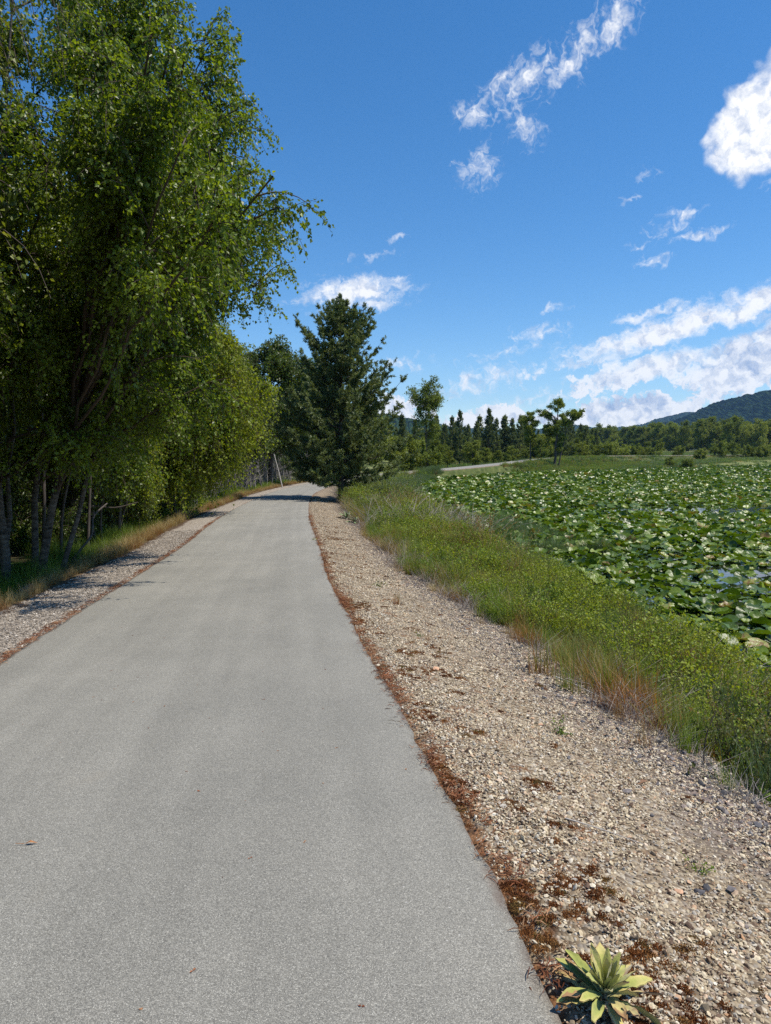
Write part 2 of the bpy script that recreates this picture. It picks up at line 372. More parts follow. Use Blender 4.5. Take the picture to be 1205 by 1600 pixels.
# ground: gravel, needle litter, dry soil, bank, meadow, by distance attributes
def mat_ground():
    m, t, b = new_mat('ground_cover')
    geo = t.node('ShaderNodeNewGeometry').outputs['Position']
    d = t.attr('pathd'); sdp = t.attr('pondd'); ydist = t.node('ShaderNodeSeparateXYZ'); t.l.new(geo, ydist.inputs[0])
    n1 = t.noise(geo, 1.3, 4, .6); n5 = t.noise(geo, 5, 4, .6); n20 = t.noise(geo, 18, 3, .6)
    vc = t.voro(geo, 62, out='Color'); vcs = t.node('ShaderNodeSeparateColor'); t.l.new(vc, vcs.inputs[0])
    vd = t.voro(geo, 62)
    grav = t.ramp(vcs.outputs[0], [(0, (.05, .035, .022)), (.2, (.13, .095, .06)), (.45, (.25, .19, .12)), (.7, (.38, .31, .205)), (.86, (.22, .19, .155)), (1, (.56, .49, .37))])
    grav = t.mix(t.ss(n1, .35, .7, 0, .28), grav, (.30, .24, .18))
    # brown litter beside the asphalt and scattered patches further out
    e = t.math('SUBTRACT', d, HALF)
    edge = t.ss(t.math('ADD', e, t.math('MULTIPLY', t.math('SUBTRACT', n5, .5), .9)), .0, .14, 1, 0)
    pat = t.math('MULTIPLY', t.ss(n5, .54, .66), t.ss(t.math('ADD', e, t.math('MULTIPLY', n1, .6)), .5, 1.7, 1, 0))
    lit = t.math('MAXIMUM', edge, pat)
    litc = t.ramp(n20, [(.3, (.07, .03, .012)), (.55, (.17, .07, .025)), (.75, (.27, .15, .07))])
    right = t.mix(t.math('MULTIPLY', lit, .85), grav, litc)
    # darker, purplish coarser stones lower down
    lowb = t.ss(t.math('ADD', e, t.math('MULTIPLY', n1, .8)), 1.35, 2.0)
    vc2 = t.voro(geo, 26, out='Color'); s2 = t.node('ShaderNodeSeparateColor'); t.l.new(vc2, s2.inputs[0])
    coarse = t.ramp(s2.outputs[0], [(0, (.035, .03, .03)), (.4, (.09, .075, .07)), (.75, (.17, .13, .11)), (1, (.26, .21, .18))])
    right = t.mix(lowb, right, coarse)
    soil = t.ramp(n20, [(.3, (.035, .028, .018)), (.7, (.10, .085, .05))])
    right = t.mix(t.ss(t.math('ADD', e, n1), 2.7, 3.5), right, soil)
    # left side
    el_ = t.math('SUBTRACT', t.math('MULTIPLY', d, -1.0), HALF)
    gl = t.ramp(vcs.outputs[0], [(0, (.11, .09, .07)), (.35, (.24, .205, .165)), (.7, (.35, .305, .25)), (1, (.54, .48, .40))])
    gl = t.mix(t.ss(t.math('ADD', el_, t.math('MULTIPLY', t.math('SUBTRACT', n5, .5), .4)), .0, .08, .6, 0), gl, litc)
    gl = t.mix(t.math('MULTIPLY', t.ss(n5, .5, .62), t.ss(el_, .5, 1.0)), gl, (.10, .065, .04))
    straw = t.ramp(n20, [(.3, (.10, .07, .03)), (.7, (.24, .18, .09))])
    wood = t.ramp(t.noise(geo, 2.2, 5, .6), [(.35, (.025, .02, .012)), (.5, (.045, .04, .018)), (.62, (.04, .075, .018)), (.8, (.06, .11, .025))])
    left = t.mix(t.ss(t.math('ADD', el_, t.math('MULTIPLY', n5, .5)), 1.25, 1.45), t.mix(t.ss(t.math('ADD', el_, t.math('MULTIPLY', n5, .3)), .95, 1.1), gl, (.085, .055, .035)), straw)
    left = t.mix(t.ss(t.math('ADD', el_, n1), 2.3, 3.2), left, wood)
    near = t.mix(t.ss(d, -.2, .2), left, right)
    # meadow beyond the pond
    mead = t.ramp(t.noise(geo, .06, 6, .65), [(.3, (.07, .10, .03)), (.48, (.13, .16, .05)), (.6, (.21, .21, .09)), (.75, (.11, .15, .045))])
    bank = t.ramp(n1, [(.3, (.04, .06, .015)), (.6, (.10, .12, .035)), (.8, (.2, .17, .08))])
    ad = t.math('ABSOLUTE', d)
    yb = t.ss(ydist.outputs[1], 62, 80)
    nearfar = t.mix(yb, near, t.mix(t.ss(ad, 1.7, 2.2), gl, bank))
    c = t.mix(t.ss(ad, 8, 14), nearfar, t.mix(yb, nearfar, mead))
    t.l.new(c, b.inputs['Base Color']); b.inputs['Roughness'].default_value = .95; b.inputs['Specular IOR Level'].default_value = .2
    h = t.math('ADD', t.math('MULTIPLY', vd, -1.2), t.math('MULTIPLY', n20, .5))
    t.l.new(t.bump(h, .8, .012), b.inputs['Normal'])
    return m

def mat_asphalt():
    m, t, b = new_mat('asphalt')
    geo = t.node('ShaderNodeNewGeometry').outputs['Position']
    v = t.voro(geo, 340, out='Color'); s = t.node('ShaderNodeSeparateColor'); t.l.new(v, s.inputs[0])
    vd = t.voro(geo, 340)
    v2 = t.voro(geo, 70, out='Color'); s2 = t.node('ShaderNodeSeparateColor'); t.l.new(v2, s2.inputs[0])
    c = t.ramp(s.outputs[0], [(0, (.15, .142, .122)), (.25, (.23, .22, .187)), (.6, (.30, .287, .246)), (.88, (.37, .353, .305)), (1, (.54, .52, .45))])
    c = t.mix(t.ss(vd, .35, .75, 0, .5), c, (.10, .098, .092))
    c = t.mix(t.math('MULTIPLY', t.ss(s2.outputs[2], .985, .99, 0, .5), t.ss(t.voro(geo, 70), .28, .2, 0, 1)), c, (.62, .60, .56))
    big = t.noise(geo, .7, 6, .68)
    c = t.mix(1.0, c, t.ramp(big, [(.3, (.86, .86, .85)), (.7, (1.08, 1.07, 1.05))]), 'MULTIPLY')
    # faint wheel / roller bands along the length, worn darker edges
    d = t.attr('pathd'); band = t.noise(d, 2.2, 2, .5)
    c = t.mix(1.0, c, t.ramp(band, [(.35, (.95, .95, .95)), (.65, (1.04, 1.04, 1.04))]), 'MULTIPLY')
    n5 = t.noise(geo, 6, 4, .6)
    ed = t.ss(t.math('ADD', t.math('ABSOLUTE', d), t.math('MULTIPLY', t.math('SUBTRACT', n5, .5), .22)), 1.46, 1.54)
    c = t.mix(t.math('MULTIPLY', ed, .55), c, (.10, .055, .035))
    mp = t.node('ShaderNodeMapping'); t.l.new(geo, mp.inputs[0]); mp.inputs['Scale'].default_value = (3.2, .35, 1)
    st_ = t.noise(mp.outputs[0], 1.0, 5, .65)
    c = t.mix(1.0, c, t.ramp(st_, [(.3, (.93, .93, .93)), (.7, (1.05, 1.05, 1.05))]), 'MULTIPLY')
    blot = t.ss(t.noise(geo, 2.6, 5, .7), .66, .78, 0, .3); c = t.mix(blot, c, (.15, .14, .125))
    tan = t.ss(t.noise(geo, 1.1, 3, .7), .62, .75, 0, .25)
    c = t.mix(tan, c, (.27, .23, .17))
    t.l.new(c, b.inputs['Base Color']); b.inputs['Roughness'].default_value = .8; b.inputs['Specular IOR Level'].default_value = .35
    h = t.math('ADD', t.math('MULTIPLY', vd, -1.0), t.math('MULTIPLY', s.outputs[1], .5))
    t.l.new(t.bump(h, .6, .0035), b.inputs['Normal'])
    return m

M_GROUND = mat_ground(); M_ASPH = mat_asphalt()
M_BIRCH = mat_leaf('birch_leaf', (.06, .10, .008), (.14, .21, .015), (.25, .34, .035), .5, .42, .9, .5)
M_BIRCH_C = mat_leaf('birch_leaf_catkin', (.08, .11, .012), (.14, .18, .02), (.21, .23, .04), .45, .45, 1.5, .4)
M_YBIRCH = mat_leaf('yellow_green_leaf', (.11, .15, .010), (.22, .275, .014), (.33, .39, .03), .48, .5, .8, .35)
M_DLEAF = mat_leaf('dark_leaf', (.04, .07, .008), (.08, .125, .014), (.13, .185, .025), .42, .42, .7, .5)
M_FAR = [mat_leaf('far_leaf_green', (.09, .125, .016), (.155, .205, .03), (.22, .27, .05), .38, .6, .35, .3, inst=True),
         mat_leaf('far_leaf_yellow', (.12, .15, .018), (.18, .225, .03), (.25, .29, .055), .35, .6, .35, .3, inst=True)]
M_PINE = mat_leaf('pine_needle', (.065, .10, .042), (.135, .18, .065), (.23, .27, .10), .3, .5, 1.3, .45)
M_FIR = mat_leaf('fir_needle', (.07, .10, .045), (.125, .16, .068), (.19, .225, .10), .3, .7, .4, .2, inst=True)
M_BB = mat_bark('birch_bark', (.06, .05, .04), (.17, .15, .125), True)
M_DB = mat_bark('dark_bark', (.035, .028, .022), (.12, .10, .085))
M_GB = mat_bark('grey_bark', (.10, .09, .08), (.26, .24, .22))
M_TWIG = mat_plain('twig', (.06, .042, .03), .8)
M_CATKIN = mat_plain('catkin', (.26, .19, .08), .8)

# ------------------------------------------------------------------ ground sheet
def axis(lo, hi, c, fine, grow, fine_half):
    a = [c]; st = fine
    while a[-1] < hi:
        if a[-1] - c > fine_half: st *= grow
        a.append(a[-1] + st)
    bx = [c]; st = fine
    while bx[-1] > lo:
        if c - bx[-1] > fine_half: st *= grow
        bx.append(bx[-1] - st)
    return np.array(sorted(bx)[:-1] + a)
gx = axis(-2600, 3200, -1.0, .14, 1.035, 6.5); gy = axis(-40, 5200, 3, .16, 1.022, 9)
GX, GY = np.meshgrid(gx, gy)
GZ, GD, GP = ground_z(GX, GY, True)
far = np.clip((GY - 600) / 1500, 0, 1)
GZ = GZ * (1 - far) + far * 9.0
nx, ny = len(gx), len(gy)
idx = np.arange(nx * ny).reshape(ny, nx)
GF = np.stack([idx[:-1, :-1], idx[:-1, 1:], idx[1:, 1:], idx[1:, :-1]], -1).reshape(-1, 4)
gm = mesh('ground', np.stack([GX, GY, GZ], -1).reshape(-1, 3), GF, M_GROUND,
          {'pathd': ('POINT', GD.ravel()), 'pondd': ('POINT', GP.ravel())}, smooth=True)
ob('ground', gm, kind='structure')

# path sheet, following the centre line
PLf = catmull(PC, 60); Tn = unit(np.gradient(PLf[:, :2], axis=0)); Nn = np.stack([Tn[:, 1], -Tn[:, 0]], 1)
cols = np.array([-1.5, -1.44, -1.2, -.8, -.4, 0, .4, .8, 1.2, 1.44, 1.5])
L = len(PLf); arc = np.concatenate([[0], np.cumsum(np.linalg.norm(np.diff(PLf[:, :2], axis=0), axis=1))])
offs = np.tile(cols, (L, 1))
offs[:, -2:] += (.035 * vnoise(arc, arc * 0, 1.1, 4) + .02 * vnoise(arc, arc * 0 + 9, 6, 3))[:, None]; offs[:, :2] += (.035 * vnoise(arc, arc * 0 + 5, 1.1, 4) + .02 * vnoise(arc, arc * 0 + 7, 6, 3))[:, None]
PV = np.empty((L, len(cols) + 2, 3))
PV[:, 1:-1, :2] = PLf[:, None, :2] + offs[..., None] * Nn[:, None, :]
PV[:, 1:-1, 2] = PLf[:, None, 2] + .012 * (1 - (np.abs(cols) / 1.5) ** 2)[None] + .0
PV[:, 1, 2] -= .012; PV[:, -2, 2] -= .012
PV[:, 0] = PV[:, 1] - [0, 0, .12]; PV[:, -1] = PV[:, -2] - [0, 0, .12]
K = len(cols) + 2; idx = np.arange(L * K).reshape(L, K)
PF = np.stack([idx[:-1, :-1], idx[:-1, 1:], idx[1:, 1:], idx[1:, :-1]], -1).reshape(-1, 4)
pd_ = np.concatenate([offs[:, :1], offs, offs[:, -1:]], 1)
ob('path', mesh('path', PV.reshape(-1, 3), PF, M_ASPH, {'pathd': ('POINT', pd_.ravel())}, smooth=True), kind='structure')

# water
m, t, b = new_mat('pond_water')
geo = t.node('ShaderNodeNewGeometry').outputs['Position']
b.inputs['Base Color'].default_value = (.012, .018, .010, 1); b.inputs['Roughness'].default_value = .04; b.inputs['IOR'].default_value = 1.33
t.l.new(t.bump(t.noise(geo, 3.5, 3, .5), .12, .02), b.inputs['Normal'])
M_WATER = m
ob('water', mesh('water', [(2.0, -40, WATER), (320, -40, WATER), (320, 280, WATER), (2.0, 280, WATER)], np.array([[0, 1, 2, 3]]), M_WATER), kind='structure')

# ------------------------------------------------------------------ hills
def hill(name, prof, dist, depth, mat, seed):
    """prof: list of (x, height) along a ridge at y=dist"""
    xs = np.array([p[0] for p in prof], float); hs = np.array([p[1] for p in prof], float)
    X = np.linspace(xs[0], xs[-1], 700); Yv = np.linspace(0, 1, 60)
    A, Bv = np.meshgrid(X, Yv)
    H = np.interp(A, xs, hs); prof_y = np.sin(np.clip(Bv * 1.25, 0, 1) * math.pi / 2) ** 1.1 * np.where(Bv > .8, 1 - (Bv - .8) * 2.2, 1)
    rid = 1 + .22 * vnoise(A / 260 + seed, Bv * 3, 1, 4) * np.sin(Bv * math.pi)
    Z = H * prof_y * rid + (6 + 5 * (H > 60)) * rng(seed).random(A.shape) * np.clip(H / 40, 0, 1) + 6 * vnoise(A, Bv * 900, .02, 3) * np.clip(H / 40, 0, 1)
    Y = dist - depth * .8 + Bv * depth
    i = np.arange(A.size).reshape(A.shape)
    F = np.stack([i[:-1, :-1], i[:-1, 1:], i[1:, 1:], i[1:, :-1]], -1).reshape(-1, 4)
    ob(name, mesh(name, np.stack([A, Y, Z], -1).reshape(-1, 3), F, mat), kind='structure')
m, t, b = new_mat('forested_hill')
geo = t.node('ShaderNodeNewGeometry').outputs['Position']
n = t.noise(geo, .035, 6, .7); n2 = t.noise(geo, .004, 4, .6)
c = t.ramp(t.math('ADD', t.math('MULTIPLY', n, .6), t.math('MULTIPLY', n2, .4)), [(.35, (.012, .026, .013)), (.52, (.026, .05, .02)), (.68, (.055, .08, .03))])
t.l.new(c, b.inputs['Base Color']); b.inputs['Roughness'].default_value = 1; b.inputs['Specular IOR Level'].default_value = 0
M_HILL = m
k = 3000 / 1111.
hill('hill', [((880 - 602) * k, 0), ((940 - 602) * k, 75), ((1005 - 602) * k, 120), ((1060 - 602) * k, 160), ((1110 - 602) * k, 215), ((1160 - 602) * k, 250), ((1205 - 602) * k, 275), ((1300 - 602) * k, 310), ((1500 - 602) * k, 330), ((1800 - 602) * k, 250)], 3000, 1500, M_HILL, 3)
k = 5200 / 1111.
hill('hill', [((560 - 602) * k, 200), ((640 - 602) * k, 260), ((690 - 602) * k, 235), ((760 - 602) * k, 200), ((860 - 602) * k, 215), ((930 - 602) * k, 205), ((985 - 602) * k, 235), ((1020 - 602) * k, 270), ((1060 - 602) * k, 300), ((1085 - 602) * k, 305), ((1200 - 602) * k, 330), ((1500 - 602) * k, 300)], 5200, 1600, M_HILL, 8)
k = 2200 / 1111.
hill('hill', [((-500 - 602) * k, 60), ((0 - 602) * k, 90), ((400 - 602) * k, 120), ((560 - 602) * k, 135), ((610 - 602) * k, 130), ((650 - 602) * k, 105), ((700 - 602) * k, 70), ((760 - 602) * k, 40), ((800 - 602) * k, 0)], 2200, 900, M_HILL, 12)
# ------------------------------------------------------------------ broadleaf tree generator
def broadleaf(seed, trunks, lobes, n_limb, n_sub, n_twig, n_leaf, leaf, twig_len, droop, m_leaf, m_bark, catkins=0, hang=.6, wid=.38, twigs=True, spread=.9, trunk_sides=10):
    """trunks: [(x, y, topx, topy, h, r)]; lobes: [(centre, radii, weight)] -> list of trunk meshes, branch mesh, crown mesh"""
    r = rng(seed)
    tms, paths = [], []
    for (x, y, tx, ty, h, rad) in trunks:
        K = 12; f = np.linspace(0, 1, K); P = np.zeros((K, 3))
        P[:, 0] = x + (tx - x) * f ** 1.2; P[:, 1] = y + (ty - y) * f ** 1.2; P[:, 2] = -.35 + (h + .35) * f
        P[1:, :2] += np.cumsum(r.normal(0, h * .006, (K - 1, 2)), 0)
        rr = rad * (1 - .85 * f) * (1 + .5 * np.exp(-f * 25)); V, F = tubes(P[None], rr[None], trunk_sides)
        a = Acc(); a.add(V, F); tms.append(a.build('trunk', m_bark, True)); paths.append((P, rad, h))
    br = Acc(); segs = []; wts = np.array([l[2] for l in lobes], float); wts /= wts.sum()
    LP, LR = [], []
    SP, SR = [], []
    TW0, TWd, TWc = [], [], []
    for i in range(n_limb):
        c, rd, _ = lobes[r.choice(len(lobes), p=wts)]
        c = np.array(c, float); rd = np.array(rd, float)
        u = unit(r.normal(size=3)); q = c + rd * u * r.uniform(.35, .9) ** .7
        j = int(np.argmin([np.hypot(*(p[0][-1, :2] - q[:2])) + r.random() for p in paths])) if len(paths) > 1 else 0
        P, rad, h = paths[j]
        hd = np.hypot(q[0] - P[5, 0], q[1] - P[5, 1])
        z0 = np.clip(q[2] - hd * r.uniform(.5, 1.0), h * .18, h * .95); f = (z0 + .35) / (h + .35)
        s0 = np.array([np.interp(z0, P[:, 2], P[:, k]) for k in range(3)])
        mid = (s0 + q) / 2 + np.array([0, 0, .10 * hd]) + r.normal(0, .12, 3)
        tt = np.linspace(0, 1, 9)[:, None]
        B = (1 - tt) ** 2 * s0 + 2 * tt * (1 - tt) * mid + tt ** 2 * q
        B[1:-1] += r.normal(0, .04, (7, 3))
        lr = rad * (.42 - .25 * f) * (1 - .8 * tt[:, 0]) + .006
        LP.append(B); LR.append(lr)
        for k in range(n_sub):
            ta = r.uniform(.35, 1.0); a0 = np.array([np.interp(ta, tt[:, 0], B[:, m]) for m in range(3)])
            out = unit((q - s0) * np.array([1, 1, .3])) + r.normal(0, .75, 3); out = unit(out)
            Ls = spread * r.uniform(.5, 1.2)
            e = a0 + out * Ls
            x = (e - c) / rd; nrm = np.linalg.norm(x)
            if nrm > 1.03: e = c + rd * x / nrm * 1.03
            t2 = np.linspace(0, 1, 5)[:, None]
            Sb = a0 + (e - a0) * t2 + np.array([0, 0, 1]) * (.12 * np.sin(t2 * 3.1416)) * Ls
            SP.append(Sb); SR.append(.010 * (1 - .7 * t2[:, 0]) * (1 + rad * 4))
            for _ in range(n_twig):
                g = r.uniform(.1, 1.0); TW0.append(a0 + (e - a0) * g); TWd.append(unit(out * .5 + r.normal(0, .7, 3)))
    LP = np.array(LP); SP = np.array(SP)
    V, F = tubes(LP, np.array(LR), 6); br.add(V, F)
    V, F = tubes(SP, np.array(SR), 4); br.add(V, F)
    T0 = np.array(TW0); Td = np.array(TWd); n = len(T0)
    TL = (twig_len * r.uniform(.5, 1.3, n))[:, None, None]
    tt = np.linspace(0, 1, 5)[None, :, None]
    hg = (droop * r.uniform(.4, 1.2, n))[:, None, None]
    def twp(t): return T0[:, None, :] + Td[:, None, :] * TL * t * (1 - hang * t * .5) + np.array([0, 0, -1.]) * TL * hg * t ** 2
    if twigs:
        V, F = tubes(twp(tt), np.linspace(.004, .0018, 5)[None] * (1 + leaf * 3), 3); br.add(V, F)
    bm = br.build('branches', m_bark if not twigs else M_TWIG, False)
    tl = (np.arange(n_leaf) + .5)[None, :, None] / n_leaf * np.ones((n, 1, 1)) + r.uniform(-.03, .03, (n, n_leaf, 1))
    Pp = twp(tl).reshape(-1, 3); m = len(Pp)
    dr = (twp(np.clip(tl + .05, 0, 1.1)) - twp(tl)).reshape(-1, 3)
    Pp = Pp + r.normal(0, leaf * .5, (m, 3))
    A = unit(dr) * .4 + r.normal(0, .75, (m, 3)) + np.array([0, 0, -.55])
    N = r.normal(0, .8, (m, 3)) + np.array([.2, 0, .6])
    V, F = leaves(Pp, A, N, leaf * r.uniform(.6, 1.25, m), wid)
    cr = Acc(); rn = np.clip(r.normal(.45, .2, m) + np.repeat(r.normal(0, .12, n), n_leaf), 0, 1)
    cr.add(V, F, rn)
    mats = [m_leaf]
    if catkins:
        ci = r.choice(m, catkins); Cp = Pp[ci]; L_ = r.uniform(.03, .06, catkins)[:, None]
        tt = np.linspace(0, 1, 4)[None, :, None]
        CP = Cp[:, None, :] + np.array([0, 0, -1.]) * tt * L_[:, None, :] + r.normal(0, .003, (catkins, 4, 3))
        V, F = tubes(CP, np.array([.003, .006, .006, .002])[None], 5); cr.add(V, F, None, 1); mats.append(M_CATKIN)
    return tms, bm, cr.build('crown', mats)

def plant_tree(name, parts, loc, label, cat, group=None, rz=0., sc=1.0):
    tms, bm, cm = parts
    e = empty(name, loc, label, cat, group, rz, sc)
    for tm in tms: ob('trunk', tm, e)
    ob('branches', bm, e); ob('crown', cm, e)
    return e

# big birch clump over the left verge
x0, y0 = -6.6, 13.0; z0 = gz(x0, y0)
A_parts = broadleaf(11, [(-.55, .1, -1.0, .3, 9.5, .06), (-.30, -.25, .5, -.3, 10.6, .075), (.0, .25, 1.5, .6, 10.2, .065), (.22, -.15, 2.6, -.4, 9.6, .075), (.45, .1, 3.0, .6, 8.6, .05), (-.8, .5, -.6, .9, 8.5, .055)],
    [((.9, 0, 6.8), (3.2, 3.0, 4.3), 5), ((2.5, -.1, 7.3), (2.2, 1.9, 2.3), 3.4), ((4.55, -3.4, 5.9), (1.15, .9, .5), .7), ((3.5, -2.5, 6.0), (1.25, 1.5, 1.2), 1.3), ((1.6, -2.6, 5.4), (1.8, 1.5, 2.4), 1.6), ((4.25, -4.4, 5.4), (.9, 1.2, .9), .9), ((3.6, -3.8, 6.9), (1.0, 1.0, .9), .8), ((3.9, .2, 6.2), (1.2, 1.2, 1.6), 1.5), ((2.65, .4, 9.4), (1.4, 1.2, 1.2), 2.2), ((.8, .4, 10.6), (1.6, 1.2, 1.2), 1.2), ((1.7, -.5, 3.9), (3.0, 1.8, 1.6), 2.6), ((-1.2, -1, 5.5), (2.8, 2.4, 3.8), 2.4), ((2.2, .2, 5.0), (1.9, 1.5, 1.5), 1.5)],
    150, 9, 10, 22, .064, .62, .5, M_BIRCH, M_BB)
plant_tree('birch_tree', A_parts, (x0, y0, z0), 'multi stemmed pale barked birch whose drooping crown fills the upper left', 'tree', 'birches along the left verge')
# nearer birch with catkins entering at the left edge
x1, y1 = -5.9, 6.2; z1 = gz(x1, y1)
B_parts = broadleaf(23, [(0, 0, .4, -.1, 8.2, .10)],
    [((.3, 0, 7.0), (2.6, 2.4, 2.2), 3), ((-.8, 1.6, 8.0), (2.8, 2.4, 2.2), 2.2), ((2.35, -.6, 6.3), (1.35, 1.0, 1.2), 1.7), ((1.3, -.2, 4.2), (1.55, 1.5, 2.0), 1.0)],
    62, 8, 10, 22, .05, .55, .9, M_BIRCH_C, M_BB, catkins=1500)
plant_tree('birch_tree', B_parts, (x1, y1, z1), 'nearest birch, its catkin hung branches entering at the top left corner', 'tree', 'birches along the left verge')
# second birch, shaded, behind the clump
C_parts = broadleaf(31, [(0, 0, .5, .2, 8.6, .11), (.4, .3, 1.2, -.2, 7.8, .08)],
    [((0, 0, 5.4), (3.0, 3.0, 3.6), 3), ((1.4, 0, 4.4), (2.2, 2.0, 2.6), 2)], 56, 9, 9, 19, .085, .7, .7, M_BIRCH, M_BB)
plant_tree('birch_tree', C_parts, (-8.2, 18.5, gz(-8.2, 18.5)), 'shaded birch just beyond the pale barked clump beside the verge', 'tree', 'birches along the left verge')
# yellow-green drooping trees
D_parts = broadleaf(37, [(0, 0, .6, .2, 7.4, .11), (.3, -.3, 1.5, -.6, 6.5, .07)],
    [((.1, 0, 4.6), (2.9, 2.9, 3.1), 4), ((1.3, 0, 3.9), (1.9, 2.3, 1.9), 3), ((.3, 0, 2.3), (1.9, 2.2, 1.2), 1.2)], 64, 9, 10, 18, .085, .85, .8, M_YBIRCH, M_DB)
plant_tree('weeping_tree', D_parts, (-7.7, 25.5, gz(-7.7, 25.5)), 'bright yellow green drooping tree leaning over the verge, left of the far bend', 'tree', 'drooping trees left of the path', 0, 1.12)
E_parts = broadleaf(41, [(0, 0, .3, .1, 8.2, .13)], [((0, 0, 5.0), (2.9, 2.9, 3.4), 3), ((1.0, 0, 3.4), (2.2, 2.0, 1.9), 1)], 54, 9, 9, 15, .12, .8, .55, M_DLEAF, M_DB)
roots = {}
def first(key, parts, name): roots.setdefault(key, None)
def put(key, parts, name, x, y, sc, rz, label, group):
    if roots.get(key) is None:
        roots[key] = plant_tree(name, parts, (x, y, gz(x, y)), label, 'tree', group, rz, sc); return roots[key]
    return dup(roots[key], (x, y, gz(x, y)), rz, sc, label, group)
gl_ = 'trees in the wood left of the path'
put('D', D_parts, 'weeping_tree', -10.6, 32.0, 1.25, 1.1, 'yellow green tree second along the verge before the bare sapling thicket', 'drooping trees left of the path')
put('D', D_parts, 'weeping_tree', -8.3, 21.5, .82, 2.4, 'small yellow green tree low between the birches and the bright drooping tree', 'drooping trees left of the path')
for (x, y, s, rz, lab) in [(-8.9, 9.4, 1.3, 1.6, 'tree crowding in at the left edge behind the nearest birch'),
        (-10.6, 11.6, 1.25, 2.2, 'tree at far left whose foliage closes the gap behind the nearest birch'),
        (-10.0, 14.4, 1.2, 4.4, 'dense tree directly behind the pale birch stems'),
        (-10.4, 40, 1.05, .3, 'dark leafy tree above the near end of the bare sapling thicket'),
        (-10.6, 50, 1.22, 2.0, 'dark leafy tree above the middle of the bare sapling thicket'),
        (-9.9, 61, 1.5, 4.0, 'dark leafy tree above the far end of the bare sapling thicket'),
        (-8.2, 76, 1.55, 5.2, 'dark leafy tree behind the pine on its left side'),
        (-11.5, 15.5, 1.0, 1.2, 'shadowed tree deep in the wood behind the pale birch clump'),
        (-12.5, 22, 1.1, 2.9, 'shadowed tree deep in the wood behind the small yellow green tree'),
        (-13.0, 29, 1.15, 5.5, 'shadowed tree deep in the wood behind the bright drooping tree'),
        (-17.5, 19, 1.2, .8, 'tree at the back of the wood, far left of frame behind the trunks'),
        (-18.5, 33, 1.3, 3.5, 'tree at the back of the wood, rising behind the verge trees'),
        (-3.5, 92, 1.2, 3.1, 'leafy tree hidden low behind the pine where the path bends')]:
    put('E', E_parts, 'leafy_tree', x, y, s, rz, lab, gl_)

# understory shrubs in the shade
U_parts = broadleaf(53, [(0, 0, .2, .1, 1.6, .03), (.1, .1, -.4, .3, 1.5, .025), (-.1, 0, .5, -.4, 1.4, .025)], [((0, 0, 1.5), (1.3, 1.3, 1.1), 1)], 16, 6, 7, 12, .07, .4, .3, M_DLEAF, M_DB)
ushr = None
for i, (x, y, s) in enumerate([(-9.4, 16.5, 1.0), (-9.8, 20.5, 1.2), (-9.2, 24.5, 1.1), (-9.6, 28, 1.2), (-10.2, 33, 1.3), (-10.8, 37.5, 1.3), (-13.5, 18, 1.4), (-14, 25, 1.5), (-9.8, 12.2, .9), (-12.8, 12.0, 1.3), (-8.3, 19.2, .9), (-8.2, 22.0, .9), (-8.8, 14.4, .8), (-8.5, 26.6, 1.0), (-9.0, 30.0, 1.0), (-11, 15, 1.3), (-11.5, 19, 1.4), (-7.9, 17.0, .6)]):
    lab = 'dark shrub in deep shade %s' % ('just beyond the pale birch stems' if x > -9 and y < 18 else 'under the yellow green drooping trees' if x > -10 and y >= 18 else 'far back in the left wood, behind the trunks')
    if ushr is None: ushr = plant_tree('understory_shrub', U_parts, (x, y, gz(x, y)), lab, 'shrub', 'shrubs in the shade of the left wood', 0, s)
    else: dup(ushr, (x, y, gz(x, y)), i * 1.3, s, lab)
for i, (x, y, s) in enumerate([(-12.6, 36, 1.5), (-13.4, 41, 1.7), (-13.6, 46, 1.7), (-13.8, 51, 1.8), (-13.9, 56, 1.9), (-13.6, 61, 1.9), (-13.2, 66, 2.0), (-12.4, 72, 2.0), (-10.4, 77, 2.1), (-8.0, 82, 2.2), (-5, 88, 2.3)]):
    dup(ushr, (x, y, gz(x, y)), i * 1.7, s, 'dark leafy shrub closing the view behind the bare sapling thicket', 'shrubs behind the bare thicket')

# bare grey sapling thicket
def sapling_mesh(seed):
    r = rng(seed); a = Acc(); K = 7; f = np.linspace(0, 1, K)
    P = np.zeros((1, K, 3)); P[0, :, 2] = -.2 + 3.4 * f; P[0, :, :2] = np.cumsum(r.normal(0, .05, (K, 2)), 0) + f[:, None] * r.normal(0, .35, (1, 2))
    V, F = tubes(P, (.046 * (1 - .7 * f))[None], 5); a.add(V, F)
    n = 12; B = np.zeros((n, 4, 3)); t = np.linspace(0, 1, 4)
    for i in range(n):
        g = r.uniform(.15, .95); p = np.array([np.interp(g, f, P[0, :, k]) for k in range(3)])
        d = unit(np.array([r.normal(), r.normal(), r.uniform(.2, 1.2)])) * r.uniform(.35, .9)
        B[i] = p + d * t[:, None] + r.normal(0, .02, (4, 3)); 
    V, F = tubes(B, (.015 * (1 - .6 * t))[None], 3); a.add(V, F)
    return a.build('bare_sapling', M_GB)
saps = [sapling_mesh(60 + i) for i in range(5)]
r = rng(5); k = 0
for i in range(230):
    s = r.uniform(31, 72)
    j = np.searchsorted(arc, s + 9.0); j = min(j, L - 1)
    dd = -(1.5 + r.uniform(2.0, 4.6)); x = PLf[j, 0] + Nn[j, 0] * dd; y = PLf[j, 1] + Nn[j, 1] * dd
    o = ob('bare_sapling', saps[i % 5], None, (x, y, gz(x, y)), r.uniform(0, 6.28), (1, 1, r.uniform(.6, 1.15)), label='bare grey leafless stem in the thicket left of the bend in the path', category='sapling', group='bare stems of the thicket')
    o.rotation_euler = (r.normal(0, .12), r.normal(0, .12), r.uniform(0, 6.28))

